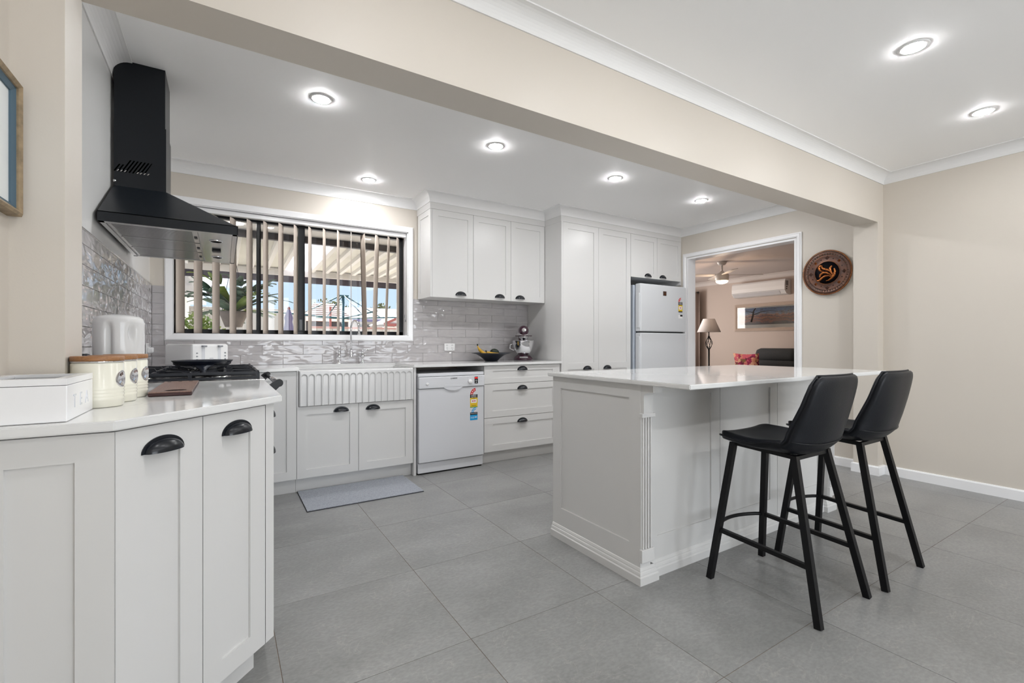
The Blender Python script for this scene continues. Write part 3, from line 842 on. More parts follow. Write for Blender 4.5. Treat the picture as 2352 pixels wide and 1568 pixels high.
t = thing('kitchen_mat', 'grey woven kitchen mat lying on the floor before the sink', 'mat', (.84, 3.41, 0))
MB().bbox(.4500, 1.2320, 3.180, 3.645, .0003, .004, .001).build('backing', M['matedge'], t)
MB().bbox(.4515, 1.2305, 3.1815, 3.6435, .004, .0095, .0015).build('woven_top', M['mat'], t)

# ================================================================ dishwasher
def star(mb, cx, cz, r, y, flip=1):
    pts = []
    for i in range(10):
        a = PI / 2 + PI * i / 5; rr = r if i % 2 == 0 else r * .42
        pts.append((cx + rr * math.cos(a), y, cz + rr * math.sin(a)))
    mb.prism(pts, (0, -.0002, 0))
def arc_badge(cx, z0, R0, R1, y, a0=180, a1=100):
    pts = []
    for i in range(11):
        a = math.radians(a0 + (a1 - a0) * i / 10); pts.append((cx + R1 * math.cos(a), y, z0 + R1 * math.sin(a)))
    for i in range(11):
        a = math.radians(a1 + (a0 - a1) * i / 10); pts.append((cx + R0 * math.cos(a), y, z0 + R0 * math.sin(a)))
    return pts
def dishwasher():
    x0, x1, yf = 1.3360, 1.9380, 3.570
    o = thing('dishwasher', 'white freestanding dishwasher with rating stickers under the worktop', 'dishwasher', ((x0 + x1) / 2, 3.9, 0))
    MB().box(x0 + .003, x1 - .003, 3.612, 4.15, .012, .800).build('body', M['appl'], o)
    MB().bbox(x0, x1, 3.578, 4.15, .800, .826, .004).build('top_plate', M['appl'], o)
    MB().bbox(x0 + .003, x1 - .003, 3.590, 3.62, .012, .094, .004).build('plinth', M['appl'], o)
    mb = MB().box(x0 + .012, x1 - .012, 3.60, 3.63, 0, .012); mb.build('feet_rail', M['dark'], o)
    d = MB().bbox(x0 + .003, x1 - .003, yf, 3.610, .100, .700, .006).build('door', M['appl'], o)
    # control fascia with the scooped grip
    pan = MB().bbox(x0 + .001, x1 - .001, yf - .010, 3.610, .703, .797, .006).build('control_panel', M['appl'], o)
    cx = 1.640; pts = []
    for i in range(17):
        a = -1 + 2 * i / 16; pts.append((cx + .085 * a, 0, .7035 - .026 * (1 - abs(a) ** 2.2)))
    pts += [(cx + .085, 0, .706), (cx - .085, 0, .706)]
    MB().prism([(p[0], yf - .0105, p[2]) for p in pts], (0, .009, 0)).build('grip', M['appl'], o)
    MB().bbox(cx - .083, cx + .083, yf - .0106, yf - .009, .712, .728, .001).build('grip_recess', M['appl'], pan)
    yy = yf - .0104
    MB().lathe([(.012, 0), (.012, -.003), (.010, -.005), (0, -.005)], (1.408, yy, .741), 20, axis='y').build('power_button', M['plastic'], pan)
    MB().lathe([(.019, 0), (.019, -.006), (.015, -.012), (0, -.012)], (1.796, yy, .745), 28, axis='y').build('program_knob', M['plastic'], pan)
    MB().box(1.838, 1.870, yy - .001, yy, .727, .786).build('display_window', M['glassblack'], pan)
    text('display_digits', '88:8', M['display'], pan, (1.854, yy - .0014, .7745), .016)
    MB().box(1.846, 1.862, yy - .0014, yy - .001, .752, .757).build('display_mark', M['whiteink'], pan)
    MB().box(1.850, 1.858, yy - .0014, yy - .001, .735, .742).build('display_mark', M['whiteink'], pan)
    text('brand_lettering', 'BOSCH', M['blackink'], pan, (1.652, yy - .0004, .7795), .0135, bold=.0004)
    ring = [(1.619 + .0052 * math.cos(2 * PI * i / 16), yy - .0005, .7795 + .0052 * math.sin(2 * PI * i / 16)) for i in range(16)]
    MB().tube(ring, .0006, 6, closed=True).box(1.6175, 1.6205, yy - .0008, yy, .7775, .7815).build('brand_ring', M['blackink'], pan)
    mk = MB()
    for q in range(5):
        mk.box(1.770, 1.779, yy - .0004, yy, .782 - q * .009, .7832 - q * .009)
    for q in range(3): mk.box(1.786 + q * .012, 1.793 + q * .012, yy - .0004, yy, .786, .7872)
    for q in (.782, .745): mk.box(1.882, 1.893, yy - .0004, yy, q, q + .0016).box(1.900, 1.910, yy - .0004, yy, q, q + .0016)
    props(mk.build('panel_marking', M['greyink'], pan), kind='stuff')
    ya = yf - .0004
    # energy sticker
    s1 = MB().prism(arc_badge(1.858, .632, .030, .056, ya, 180, 98), (0, -.0003, 0)).build('energy_sticker', M['red'], d)
    st = MB()
    for a in (168, 143, 118): st_x = 1.858 + .043 * math.cos(math.radians(a)); star(st, st_x, .632 + .043 * math.sin(math.radians(a)), .0075, ya - .0004)
    st.build('sticker_star', M['whiteink'], o)
    X0, X1 = 1.800, 1.872
    def blk(z0, z1, m, par=d, xx0=X0, xx1=X1, k=1, nm='sticker_block'):
        return MB().box(xx0, xx1, ya - .0003 * k, ya + .0002, z0, z1).build(nm, m, par)
    blk(.603, .632, M['blackink']); blk(.527, .603, M['yellow']); blk(.520, .527, M['greenink'])
    blk(.560, .590, M['whiteink'], k=2, xx0=X0 + .009, xx1=X1 - .009); blk(.570, .581, M['red'], k=3, xx0=X0 + .020, xx1=X1 - .020)
    text('sticker_lettering', 'ENERGY', M['whiteink'], d, ((X0 + X1) / 2, ya - .0006, .6235), .0135, ext=.0002)
    text('sticker_lettering', 'RATING', M['whiteink'], d, ((X0 + X1) / 2, ya - .0006, .6105), .0135, ext=.0002)
    blk(.5735, .5775, M['whiteink'], k=4, xx0=X0 + .028, xx1=X1 - .028, nm='sticker_figure')
    blk(.535, .538, M['blackink'], k=2, xx0=X0 + .016, xx1=X1 - .014, nm='sticker_line')
    blk(.5945, .5970, M['blackink'], k=2, xx0=X0 + .022, xx1=X1 - .022, nm='sticker_line')
    MB().prism(arc_badge(1.858, .478, .024, .044, ya, 180, 92), (0, -.0003, 0)).build('water_sticker', M['blueink'], d)
    st = MB()
    for a in (168, 147, 126, 105): star(st, 1.858 + .034 * math.cos(math.radians(a)), .478 + .034 * math.sin(math.radians(a)), .006, ya - .0004)
    st.build('sticker_star', M['whiteink'], o)
    blk(.456, .478, M['blackink']); blk(.411, .456, M['blueink'])
    text('sticker_lettering', 'WATER RATING', M['whiteink'], d, ((X0 + X1) / 2, ya - .0006, .468), .0088, ext=.0002)
    text('sticker_lettering', '13.5', M['whiteink'], d, (X0 + .022, ya - .0006, .433), .020, ext=.0002)
    for z_ in (.437, .430): blk(z_, z_ + .003, M['whiteink'], k=2, xx0=X0 + .044, xx1=X1 - .007, nm='sticker_line')
dishwasher()

# ================================================================ fridge
def fridge():
    x0, x1, yf = 3.812, 4.566, 3.500
    o = thing('refrigerator', 'white two door fridge with freezer on top beside the doorway', 'refrigerator', ((x0 + x1) / 2, 3.85, 0))
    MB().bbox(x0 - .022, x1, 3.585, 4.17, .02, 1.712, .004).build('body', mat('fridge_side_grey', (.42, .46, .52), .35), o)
    MB().box(x0 + .03, x1 - .03, 3.60, 4.1, 0, .02).build('base_rail', M['dark'], o)
    u = MB().bbox(x0, x1, yf, 3.580, 1.203, 1.724, .012).build('freezer_door', M['fridge'], o)
    l = MB().bbox(x0, x1, yf, 3.580, .045, 1.190, .012).build('fridge_door', M['fridge'], o)
    MB().box(x0 + .02, x1 - .02, 3.53, 3.585, 1.188, 1.205).build('door_gap', M['dark'], o)
    MB().bbox(x0 - .006, x0 + .006, 3.515, 3.560, 1.240, 1.62, .004).build('recessed_grip', M['fridge'], u)
    MB().bbox(x0 - .006, x0 + .006, 3.515, 3.560, .70, 1.150, .004).build('recessed_grip', M['fridge'], l)
    bd = MB().bbox(4.170, 4.224, yf - .004, yf + .002, 1.606, 1.656, .004).build('badge', mat('bronze_badge', (.12, .08, .065), .3, metal=.6), u)
    MB().box(4.184, 4.212, yf - .0048, yf - .003, 1.618, 1.624).box(4.196, 4.203, yf - .0048, yf - .003, 1.626, 1.640).build('badge_mark', M['copper_hi'], u)
    ya = yf - .0004; X0, X1 = 4.430, 4.500
    MB().prism(arc_badge(4.478, 1.548, .026, .050, ya, 180, 92), (0, -.0003, 0)).build('energy_sticker', M['red'], u)
    st = MB()
    for a in (165, 128, 100): star(st, 4.478 + .038 * math.cos(math.radians(a)), 1.548 + .038 * math.sin(math.radians(a)), .008, ya - .0004)
    st.build('sticker_star', M['whiteink'], u)
    def blk(z0, z1, m, a=X0, b=X1, k=1): MB().box(a, b, ya - .0003 * k, ya + .0002, z0, z1).build('sticker_block', m, u)
    blk(1.512, 1.548, M['blackink']); blk(1.442, 1.512, M['yellow']); blk(1.430, 1.442, M['blackink']); blk(1.462, 1.498, M['whiteink'], X0 + .010, X1 - .010, 2)
    blk(1.360, 1.400, M['whiteink']); blk(1.382, 1.402, M['blackink'], X0 + .030, X1, 2)
    text('sticker_lettering', 'ENERGY', M['whiteink'], u, ((X0 + X1) / 2, ya - .0006, 1.537), .014, ext=.0002)
    text('sticker_lettering', 'RATING', M['whiteink'], u, ((X0 + X1) / 2, ya - .0006, 1.522), .014, ext=.0002)
    for q_ in (-.007, .007): blk(1.472, 1.489, M['red'], 4.465 + q_ - .0045, 4.465 + q_ + .0045, 3)
fridge()

# ================================================================ range hood
def hood():
    x0, x1, y0, y1, z0, z1 = XL + .013, .058, 2.486, 3.392, 1.571, 1.612
    cy0, cy1, cx1, zt = 2.825, 3.062, -.238, 1.812
    o = thing('range_hood', 'black canopy range hood over the cooker on the left wall', 'range hood', (-.2, 2.94, 1.571))
    lip = MB().box(x0, x1, y0, y0 + .004, z0, z1).box(x0, x1, y1 - .004, y1, z0, z1).bbox(x1 - .004, x1, y0, y1, z0, z1, .001)
    lip.box(x0, x1, y0, y1, z1 - .003, z1)
    v = [(x0, y0 + .006, z1), (x1 - .006, y0 + .006, z1), (x1 - .006, y1 - .006, z1), (x0, y1 - .006, z1),
         (x0, cy0, zt), (cx1, cy0, zt), (cx1, cy1, zt), (x0, cy1, zt)]
    lip.add(v, [(0, 1, 5, 4), (1, 2, 6, 5), (2, 3, 7, 6), (4, 5, 6, 7), (3, 0, 4, 7)])
    lip.build('canopy', M['black_metal'], o)
    ch = MB().box(x0, cx1, cy0, cy1, zt - .004, 2.12)
    fl_ = ch.box(x0, cx1 - .004, cy0 + .004, cy1 - .004, 2.10, ZK - .001).build('chimney', M['black_metal'], o)
    # slanted vent slots near the chimney foot
    s_ = MB()
    for blk_x in (-.432, -.355):
        for q in range(5):
            for r_ in range(2): pass
    for q in range(12):
        xa = -.436 + q * .0135; n = 5 if 2 < q < 10 else 3
        zz0 = 1.880; L = .060 if 1 < q < 11 else .035
        pts = [(xa, 0, zz0), (xa + .006, 0, zz0), (xa + .006 + L * .55, 0, zz0 + L), (xa + L * .55, 0, zz0 + L)]
        pts = [(min(p[0], -.292), cy0 - .0006, p[2]) for p in pts]
        if pts[2][0] - pts[3][0] > .001: s_.prism(pts, (0, .0005, 0))
    s_.build('vent_slot', mat('open_slot', (0, 0, 0), 1.0, spec=0.0), fl_)
    gl = MB()  # steel slivers added as highlights at the feet of the slots
    for xa_ in (-.425, -.412, -.398, -.352, -.340, -.326, -.312):
        gl.prism([(xa_, cy0 - .0008, 1.881), (xa_ + .004, cy0 - .0008, 1.881), (xa_ + .010, cy0 - .0008, 1.889), (xa_ + .006, cy0 - .0008, 1.889)], (0, .0003, 0))
    props(gl.build('vent_glint', M['steel'], fl_), kind='stuff')
    MB().lathe([(.006, 0), (.006, -.002), (0, -.003)], (-.432, cy0 - .0004, 1.834), 12, axis='y').build('screw', M['chrome'], fl_)
    # underside: stainless pan, three ribbed filters and the control strip
    MB().box(x0 + .003, x1 - .004, y0 + .004, y1 - .004, z0 + .010, z0 + .013).box(x0 + .003, x1 - .004, y0 + .004, y0 + .030, z0 - .001, z0 + .012).box(x0 + .003, x1 - .004, y1 - .030, y1 - .004, z0 - .001, z0 + .012).box(
        x1 - .022, x1 - .004, y0 + .004, y1 - .004, z0 - .001, z0 + .012).box(x0 + .003, x0 + .020, y0 + .004, y1 - .004, z0 - .001, z0 + .012).build('underside_pan', M['steel'], o)
    fx0, fx1 = -.405, -.100; n = 3; L = (y1 - y0 - .066) / n
    for i in range(n):
        ya, yb = y0 + .033 + L * i + .003, y0 + .033 + L * (i + 1) - .003
        f = MB().box(fx0, fx1, ya, yb, z0 + .006, z0 + .009)
        f.box(fx0, fx1, ya, ya + .006, z0 + .001, z0 + .008).box(fx0, fx1, yb - .006, yb, z0 + .001, z0 + .008).box(fx0, fx0 + .006, ya, yb, z0 + .001, z0 + .008).box(fx1 - .020, fx1, ya, yb, z0 + .001, z0 + .008)
        m_ = 22
        for q in range(m_):
            yy = ya + .008 + (yb - ya - .016) * q / m_
            f.box(fx0 + .006, fx1 - .020, yy, yy + (yb - ya) / m_ * .42, z0 + .002, z0 + .006)
        fo = f.build('filter', M['steel'], o)
        MB().bbox(fx1 - .017, fx1 - .004, (ya + yb) / 2 - .022, (ya + yb) / 2 + .022, z0 - .002, z0 + .002, .001).build('filter_latch', M['black'], fo)
    MB().bbox(-.092, .034, y0 + .033, y1 - .033, z0 - .0005, z0 + .009, .001).build('control_plate', M['steel'], o)
    for yy in (2.690, 3.180):
        l_ = MB().lathe([(.030, 0), (.030, -.003), (.024, -.004), (.024, 0)], (-.030, yy, z0 - .0005), 24, ring=True).build('lamp_ring', M['chrome'], o)
        MB().lathe([(.024, -.003), (0, -.003)], (-.030, yy, z0 - .0005), 24).build('lamp_glass', M['paper'], l_)
    MB().bbox(-.052, -.010, 2.915, 2.965, z0 - .012, z0 - .0005, .006).build('switch', M['black'], o)
hood()

# ================================================================ cooker
def cooker():
    x0, x1, y0, y1 = XL + .02, .168, 2.4865, 3.385
    o = thing('range_cooker', 'wide freestanding gas cooker with black grates and steel door rail', 'cooker', (-.14, 2.94, 0))
    MB().box(x0, x1 - .04, y0, y1, .08, .892).build('body', M['steel'], o)
    MB().box(x0 + .03, x1 - .08, y0 + .02, y1 - .02, 0, .08).build('plinth', M['dark'], o)
    MB().bbox(x0, x1, y0, y1, .892, .903, .002).build('hob_plate', M['steel'], o)
    MB().bbox(x1 - .038, x1 + .004, y0 + .002, y1 - .002, .785, .890, .004).build('control_panel', M['steel'], o)
    d = MB().bbox(x1 - .038, x1 + .002, y0 + .004, y1 - .004, .20, .780, .004).build('oven_door', M['steel'], o)
    MB().box(x1 + .002, x1 + .004, y0 + .09, y1 - .09, .30, .68).build('oven_glass', M['glassblack'], d)
    MB().bbox(x1 - .038, x1 + .002, y0 + .004, y1 - .004, .085, .195, .004).build('storage_drawer', M['steel'], o)
    for q in range(7):
        MB().lathe([(.022, 0), (.022, .008), (.017, .024), (0, .024)], (x1 + .004, y0 + .15 + q * .10, .838), 16, axis='x').build('knob', M['black'], o)
    # rail and its black end brackets
    MB().tube([(.235, 2.585, .872), (.235, 3.310, .872)], .013, 16).build('handle_rail', M['chrome'], o)
    for yy in (2.575, 3.300):
        mb = MB(); pts = []
        for i in range(9):
            a = -PI / 2 + PI * i / 8; pts.append((.236 + .019 * math.cos(a) * .9 + .002, yy, .874 + .019 * math.sin(a)))
        pts = [(.168, yy, .812), (.190, yy, .806)] + pts + [(.222, yy, .888), (.168, yy, .846)]
        mb.prism(pts, (0, .024, 0)).build('handle_bracket', M['black'], o)
    # burners and grates
    for bx, by, r in ((-.32, 2.66, .032), (-.03, 2.66, .040), (-.17, 2.935, .062), (-.32, 3.21, .040), (-.03, 3.21, .032)):
        bo = MB().lathe([(r + .014, 0), (r + .012, .010), (r, .012)], (bx, by, .903), 24).build('burner', M['steel'], o)
        MB().lathe([(r + .004, .012), (r + .004, .018), (r - .004, .022), (0, .023)], (bx, by, .903), 24).build('burner_cap', M['black'], bo)
    W = (y1 - y0 - .05) / 3
    for i in range(3):
        ya, yb = y0 + .022 + W * i + .004, y0 + .022 + W * (i + 1) + .000
        xa, xb = x0 + .035, x1 - .028; xm, ym = (xa + xb) / 2, (ya + yb) / 2
        g = MB(); r = .0058; z = .934
        g.tube([(xa, ya, z), (xb, ya, z)], r, square=True, up=(0, 0, 1)).tube([(xa, yb, z), (xb, yb, z)], r, square=True, up=(0, 0, 1))
        g.tube([(xa, ya, z), (xa, yb, z)], r, square=True, up=(0, 0, 1)).tube([(xb, ya, z), (xb, yb, z)], r, square=True, up=(0, 0, 1))
        g.tube([(xm, ya, z), (xm, yb, z)], r, square=True, up=(0, 0, 1))
        for bx in ((xa + xm) / 2, (xm + xb) / 2):
            for (ax, ay) in ((bx, ya), (bx, yb), (xm if bx > xm else xa, ym), (xb if bx > xm else xm, ym)):
                v = Vector((bx - ax, ym - ay, 0)); L = v.length; v.normalize()
                p0 = Vector((ax, ay, z)); p1 = p0 + v * (L - .035); p2 = p0 + v * (L - .028) + Vector((0, 0, -.006))
                g.tube([p0, p0 + v * .02 + Vector((0, 0, .004)), p1 + Vector((0, 0, .004)), p2], .0050, square=True, up=(0, 0, 1))
        for bx in ((xa + xm) / 2, (xm + xb) / 2):
            for sx_, sy_ in ((-1, -1), (1, -1), (-1, 1), (1, 1)):
                p0 = Vector((bx + sx_ * (xm - xa) * .46, ym + sy_ * (yb - ya) * .46, z)); q0 = Vector((bx, ym, z)); v = (q0 - p0); L = v.length; v.normalize()
                g.tube([p0, p0 + v * .03 + Vector((0, 0, .004)), p0 + v * (L - .060) + Vector((0, 0, .004)), p0 + v * (L - .050) + Vector((0, 0, -.006))], .0045, square=True, up=(0, 0, 1))
        g.tube([(xa, ya, .911), (xb, ya, .911)], .005, square=True, up=(0, 0, 1)).tube([(xa, yb, .911), (xb, yb, .911)], .005, square=True, up=(0, 0, 1))
        for (ax, ay) in ((xa, ya), (xb, ya), (xa, yb), (xb, yb), (xm, ya), (xm, yb)):
            g.tube([(ax, ay, z), (ax, ay, .9035)], .0068, square=True, up=(1, 0, 0)).tube([(ax, ay, z), (ax, ay, z + .010)], .005, 8)
        g.build('grate', M['iron'], o)
cooker()

# flat pan standing on a wire trivet, its handle toward the room
def pan():
    c = (-.086, 2.760, .9455)
    o = thing('frying_pan', 'black flat round pan raised on a trivet over the cooker grates', 'pan', c)
    MB().lathe([(0, .018), (.095, .018), (.112, .023), (.127, .040), (.129, .0425), (.126, .043), (.110, .028), (.094, .0225), (0, .0225)], c, 48).build('pan_body', M['bowl'], o)
    p = Vector(c)
    for dx_ in (-1, 1):
        MB().tube([p + Vector((dx_ * .118, -.010, .030)), p + Vector((dx_ * .085, -.012, .006)), p + Vector((dx_ * .060, -.012, .0005))], .0045, 8).tube([p + Vector((dx_ * .098, .03, .024)), p + Vector((dx_ * .098, .03, .0005))], .005, 8).build('trivet_leg', M['iron'], o)
    dv = Vector((.04, -1, 0)).normalized(); sd = Vector((1, 0, 0)); vs = []
    for t_, hw, z, th in ((.105, .046, .026, .010), (.125, .030, .020, .012), (.145, .017, .012, .014), (.175, .011, .003, .014), (.215, .009, -.002, .012), (.245, .006, -.004, .008)):
        q = p + dv * t_; vs += [q + sd * hw + Vector((0, 0, z)), q - sd * hw + Vector((0, 0, z)), q - sd * hw * .8 + Vector((0, 0, z - th)), q + sd * hw * .8 + Vector((0, 0, z - th))]
    n_ = 5
    fs = [(0, 1, 2, 3), (n_ * 4, n_ * 4 + 3, n_ * 4 + 2, n_ * 4 + 1)]
    for i in range(n_):
        for k in range(4): fs.append((i * 4 + k, i * 4 + (k + 1) % 4, (i + 1) * 4 + (k + 1) % 4, (i + 1) * 4 + k))
    MB().add(vs, fs, True).build('handle', M['bowl'], o)
pan()

t = thing('chopping_board', 'dark brown wooden board with slots flat on the worktop beside the cooker', 'chopping board', (-.2, 2.1, .9))
MB().bbox(-.204, -.087, 1.857, 2.366, .9008, .9115, .003).build('board_core', M['board_edge'], t)
MB().bbox(-.203, -.088, 1.858, 2.365, .9112, .9150, .001).build('board_face', M['board'], t)
sl = MB()
for q in range(3): sl.box(-.192 + q * .036, -.180 + q * .036, 2.325, 2.343, .9148, .9153)
sl.build('slot', M['dark'], t)
MB().lathe([(.020, 0), (0, 0)], (-.135, 1.905, .9152), 20, sx=1.5).build('finger_hole', M['board_edge'], t)

# ================================================================ tea box, canisters, kettle, toaster
def teabox():
    x0, x1, y0, y1, z0 = -.446, -.288, 1.364, 1.596, .9008
    o = thing('tea_box', 'white wooden TEA box with glass lid at the near end of the worktop', 'box', (-.366, 1.48, z0))
    MB().bbox(x0, x1, y0, y1, z0, .9792, .0015).build('box_body', M['trimw'], o)
    MB().sweep([(x0, y0), (x1, y0), (x1, y1), (x0, y1)], [(0, .9805), (0, .9945), (.022, .9945), (.022, .9805)], F3, side=1, closed=True).build('lid', M['trimw'], o)
    MB().box(x0 + .020, x1 - .020, y0 + .020, y1 - .020, .9855, .9880).build('lid_glass', M['clear'], o)
    gr = mat('pearl_lettering', (.66, .68, .74), .10)
    for ch, yy in (('T', 1.425), ('E', 1.480), ('A', 1.535)):
        text('lettering', ch, gr, o, (x1 + .0004, yy, .9385), .044, rot=(PI / 2, 0, PI / 2), ext=.0005)
teabox()

def canister(cx, cy, label):
    z0 = .9006; R = .0552
    o = thing('canister', label, 'canister', (cx, cy, z0), group='cream canisters with wooden lids')
    prof = [(R - .003, 0), (R, .003)]
    for q in range(4):
        zz = .022 + q * .009; prof += [(R, zz - .003), (R + .0016, zz), (R, zz + .003)]
    prof += [(R, .116), (R - .002, .119), (0, .119)]
    MB().lathe(prof, (cx, cy, z0), 48).build('can_body', M['cream'], o)
    MB().lathe([(R - .001, .119), (R + .001, .1205), (R + .001, .1225), (R - .001, .123)], (cx, cy, z0), 48).build('seal_ring', M['chrome'], o)
    MB().lathe([(R, .123), (R + .001, .1245), (R + .001, .1345), (R - .001, .136), (0, .136)], (cx, cy, z0), 48).build('lid', M['bamboo'], o)
    # round badge on the room side
    a = math.radians(-15); n = Vector((math.cos(a), math.sin(a), 0)); c = Vector((cx, cy, z0 + .074)) + n * (R + .0005)
    sd = Vector((-n.y, n.x, 0)); up = Vector((0, 0, 1)); rings = []
    for k, r in enumerate((.023, .0185, .018, 0.0)):
        hgt = (.0, .002, .0012, .0012)[k]
        for j_ in range(24):
            th = 2 * PI * j_ / 24; u = r * math.cos(th); p = c + up * (r * math.sin(th)) + sd * u + n * (hgt - (R - math.sqrt(max(0, R * R - u * u))))
            rings.append(tuple(p))
    fs = [(i * 24 + j_, i * 24 + (j_ + 1) % 24, (i + 1) * 24 + (j_ + 1) % 24, (i + 1) * 24 + j_) for i in range(3) for j_ in range(24)]
    bo = MB().add(rings, fs, True).build('badge', M['chrome'], o)
canister(-.289, 1.660, 'cream canister with wooden lid nearest the tea box, first of three')
canister(-.276, 1.783, 'cream canister with wooden lid in the middle of the row of three')
canister(-.264, 1.906, 'cream canister with wooden lid farthest from the tea box, beside the brown board')

def jug():
    cx, cy, z0 = -.312, 2.120, .9008
    o = thing('kettle', 'tall white glazed kettle with moulded grip behind the canisters', 'kettle', (cx, cy, z0))
    nu, nv = 96, 30; pts = []
    prof = [(0.0, .064), (.03, .066), (.10, .070), (.18, .0715), (.244, .0710), (.256, .0675), (.264, .058), (.270, .036), (.273, .0)]
    def rad(z):
        for i in range(len(prof) - 1):
            if prof[i][0] <= z <= prof[i + 1][0]:
                t_ = (z - prof[i][0]) / (prof[i + 1][0] - prof[i][0] + 1e-9); return prof[i][1] + (prof[i + 1][1] - prof[i][1]) * t_
        return 0
    zs = [0.0, .01, .02, .04, .06, .08, .10, .12, .14, .16, .18, .195, .205, .215, .225, .232, .238, .243, .247, .250, .253, .256, .259, .262, .2645, .267, .269, .271, .272, .273]
    a_c = math.atan2(-.88, .30)
    for z in zs:
        for j_ in range(nu):
            a = 2 * PI * j_ / nu; r = rad(z)
            da = (a - a_c + PI) % (2 * PI) - PI
            fall = min(1, max(0, (z - .02) / .05)) * (1 if z < .215 else max(0, 1 - (z - .215) / .035))
            r -= .020 * math.exp(-((da + .60) / .12) ** 2) * fall
            fall2 = math.exp(-((z - .205) / .030) ** 2)
            r -= .024 * math.exp(-((da - .34) / .15) ** 2) * fall2
            pts.append((cx + r * math.cos(a), cy + r * math.sin(a) * .95, z0 + z))
    vs = pts; fs = [(i * nu + j_, i * nu + (j_ + 1) % nu, (i + 1) * nu + (j_ + 1) % nu, (i + 1) * nu + j_) for i in range(len(zs) - 1) for j_ in range(nu)]
    MB().add(vs, fs, True).build('kettle_body', M['fireclay'], o)
    MB().lathe([(.069, 0), (.069, .012)], (cx, cy, z0 - .0002), 40).build('kettle_base', M['plastic'], o)
    MB().bbox(cx - .104, cx - .078, cy - .035, cy + .035, z0 + .03, z0 + .135, .012).build('handle', M['bowl'], o)
jug()

def toaster():
    c = (-.155, 3.925, .9008)
    o = thing('toaster', 'white four slice toaster in the corner behind the cooker', 'toaster', c, rz=math.radians(40))
    W, D_, H_ = .270, .265, .168   # local: controls face -Y
    bo = MB().bbox(-W / 2, W / 2, -D_ / 2, D_ / 2, .012, H_, .016).build('shell', M['plastic'], o, world=False)
    MB().box(-W / 2 + .02, W / 2 - .02, -D_ / 2 + .02, D_ / 2 - .02, 0, .012).build('foot', M['greyink'], o, world=False)
    for x in (-.060, .060):
        for dx_ in (-.022, .022):
            MB().box(x + dx_ - .010, x + dx_ + .010, -.10, .11, H_ - .002, H_ + .0006).build('bread_slot', M['dark'], o, world=False)
        MB().box(x - .012, x + .012, -D_ / 2 - .0008, -D_ / 2 + .001, .04, .158).build('lever_track', M['appl'], bo, world=False)
        MB().bbox(x - .015, x + .015, -D_ / 2 - .020, -D_ / 2, .146, .157, .003).build('lever', M['greyink'], bo, world=False)
    for x in (-.105, .105):
        for z in (.105, .083, .061):
            MB().bbox(x - .006, x + .006, -D_ / 2 - .003, -D_ / 2, z - .004, z + .004, .001).build('button', M['greyink'], bo, world=False)
    MB().box(-.014, .014, -D_ / 2 - .0006, -D_ / 2, .067, .070).build('maker_mark', M['greyink'], bo, world=False)
toaster()

# ================================================================ power point, fruit bowl, mixer
t = thing('power_point', 'white double power point on the tiles left of the fruit bowl', 'power outlet', (1.885, 4.19, 1.036))
mb = MB().bbox(1.829, 1.941, 4.1795, 4.1875, 1.000, 1.072, .003).build('plate', M['plastic'], t)
for x in (1.858, 1.912):
    MB().bbox(x - .009, x + .009, 4.1775, 4.180, 1.048, 1.062, .003).build('switch', M['fireclay'], t)
    MB().box(x - .0075, x - .0045, 4.1790, 4.1797, 1.024, 1.032).box(x + .0045, x + .0075, 4.1790, 4.1797, 1.024, 1.032).box(x - .0015, x + .0015, 4.1790, 4.1797, 1.010, 1.017).build('socket_hole', M['dark'], t)

t = thing('power_point', 'white power point with a plug on the left wall tiles behind the kettle', 'power outlet', (XL + .012, 3.93, 1.035))
MB().bbox(XL + .0120, XL + .0200, 3.872, 3.988, 1.000, 1.072, .003).build('plate', M['plastic'], t)
MB().bbox(XL + .0200, XL + .0520, 3.885, 3.925, 1.008, 1.045, .006).build('plug', M['plastic'], t)

def fruit():
    c = (2.215, 3.935, .9008)
    o = MB().lathe([(0, 0), (.060, 0), (.062, .003), (.085, .026), (.115, .050), (.150, .068), (.192, .078), (.193, .081), (.150, .073), (.108, .054), (.070, .024), (.050, .010), (0, .008)], (0, 0, 0), 48).build('fruit_bowl', M['bowl'], loc=c)
    props(o, 'black flared fruit bowl on the worktop next to the mixer', 'bowl')
    def banana(pts, lab):
        q = [Vector(p) for p in pts]; n = len(q)
        rr = [.005, .007, .015, .0185, .0185, .016, .009, .005][:n]
        b_ = thing('banana', lab, 'banana', tuple(q[3]), group='bananas in the fruit bowl')
        MB().tube(q, rr, 8).build('banana_skin', M['banana'], b_)
        MB().tube([q[0], q[0] + (q[0] - q[1]).normalized() * .016], [.006, .007], 6).build('stem', M['avocado'], b_)
    x, y, z = c
    banana([(x - .150, y, z + .150), (x - .146, y, z + .135), (x - .128, y, z + .110), (x - .100, y - .002, z + .084), (x - .066, y - .004, z + .066), (x - .035, y, z + .056), (x - .010, y, z + .050), (x + .002, y, z + .048)],
           'yellow banana pointing up at the left of the fruit bowl')
    banana([(x - .085, y - .055, z + .092), (x - .080, y - .052, z + .086), (x - .060, y - .045, z + .082), (x - .030, y - .040, z + .072), (x + .005, y - .038, z + .066), (x + .040, y - .030, z + .066), (x + .062, y - .022, z + .072), (x + .070, y - .02, z + .076)],
           'yellow banana lying across the middle of the fruit bowl')
    av = MB().lathe([(0, -.048), (.020, -.043), (.033, -.022), (.035, 0), (.028, .022), (.016, .040), (0, .048)], (0, 0, 0), 20, axis='x').build('avocado', M['avocado'], loc=(x + .055, y + .03, z + .086))
    props(av, 'dark avocado lying in the right side of the fruit bowl', 'avocado')
fruit()

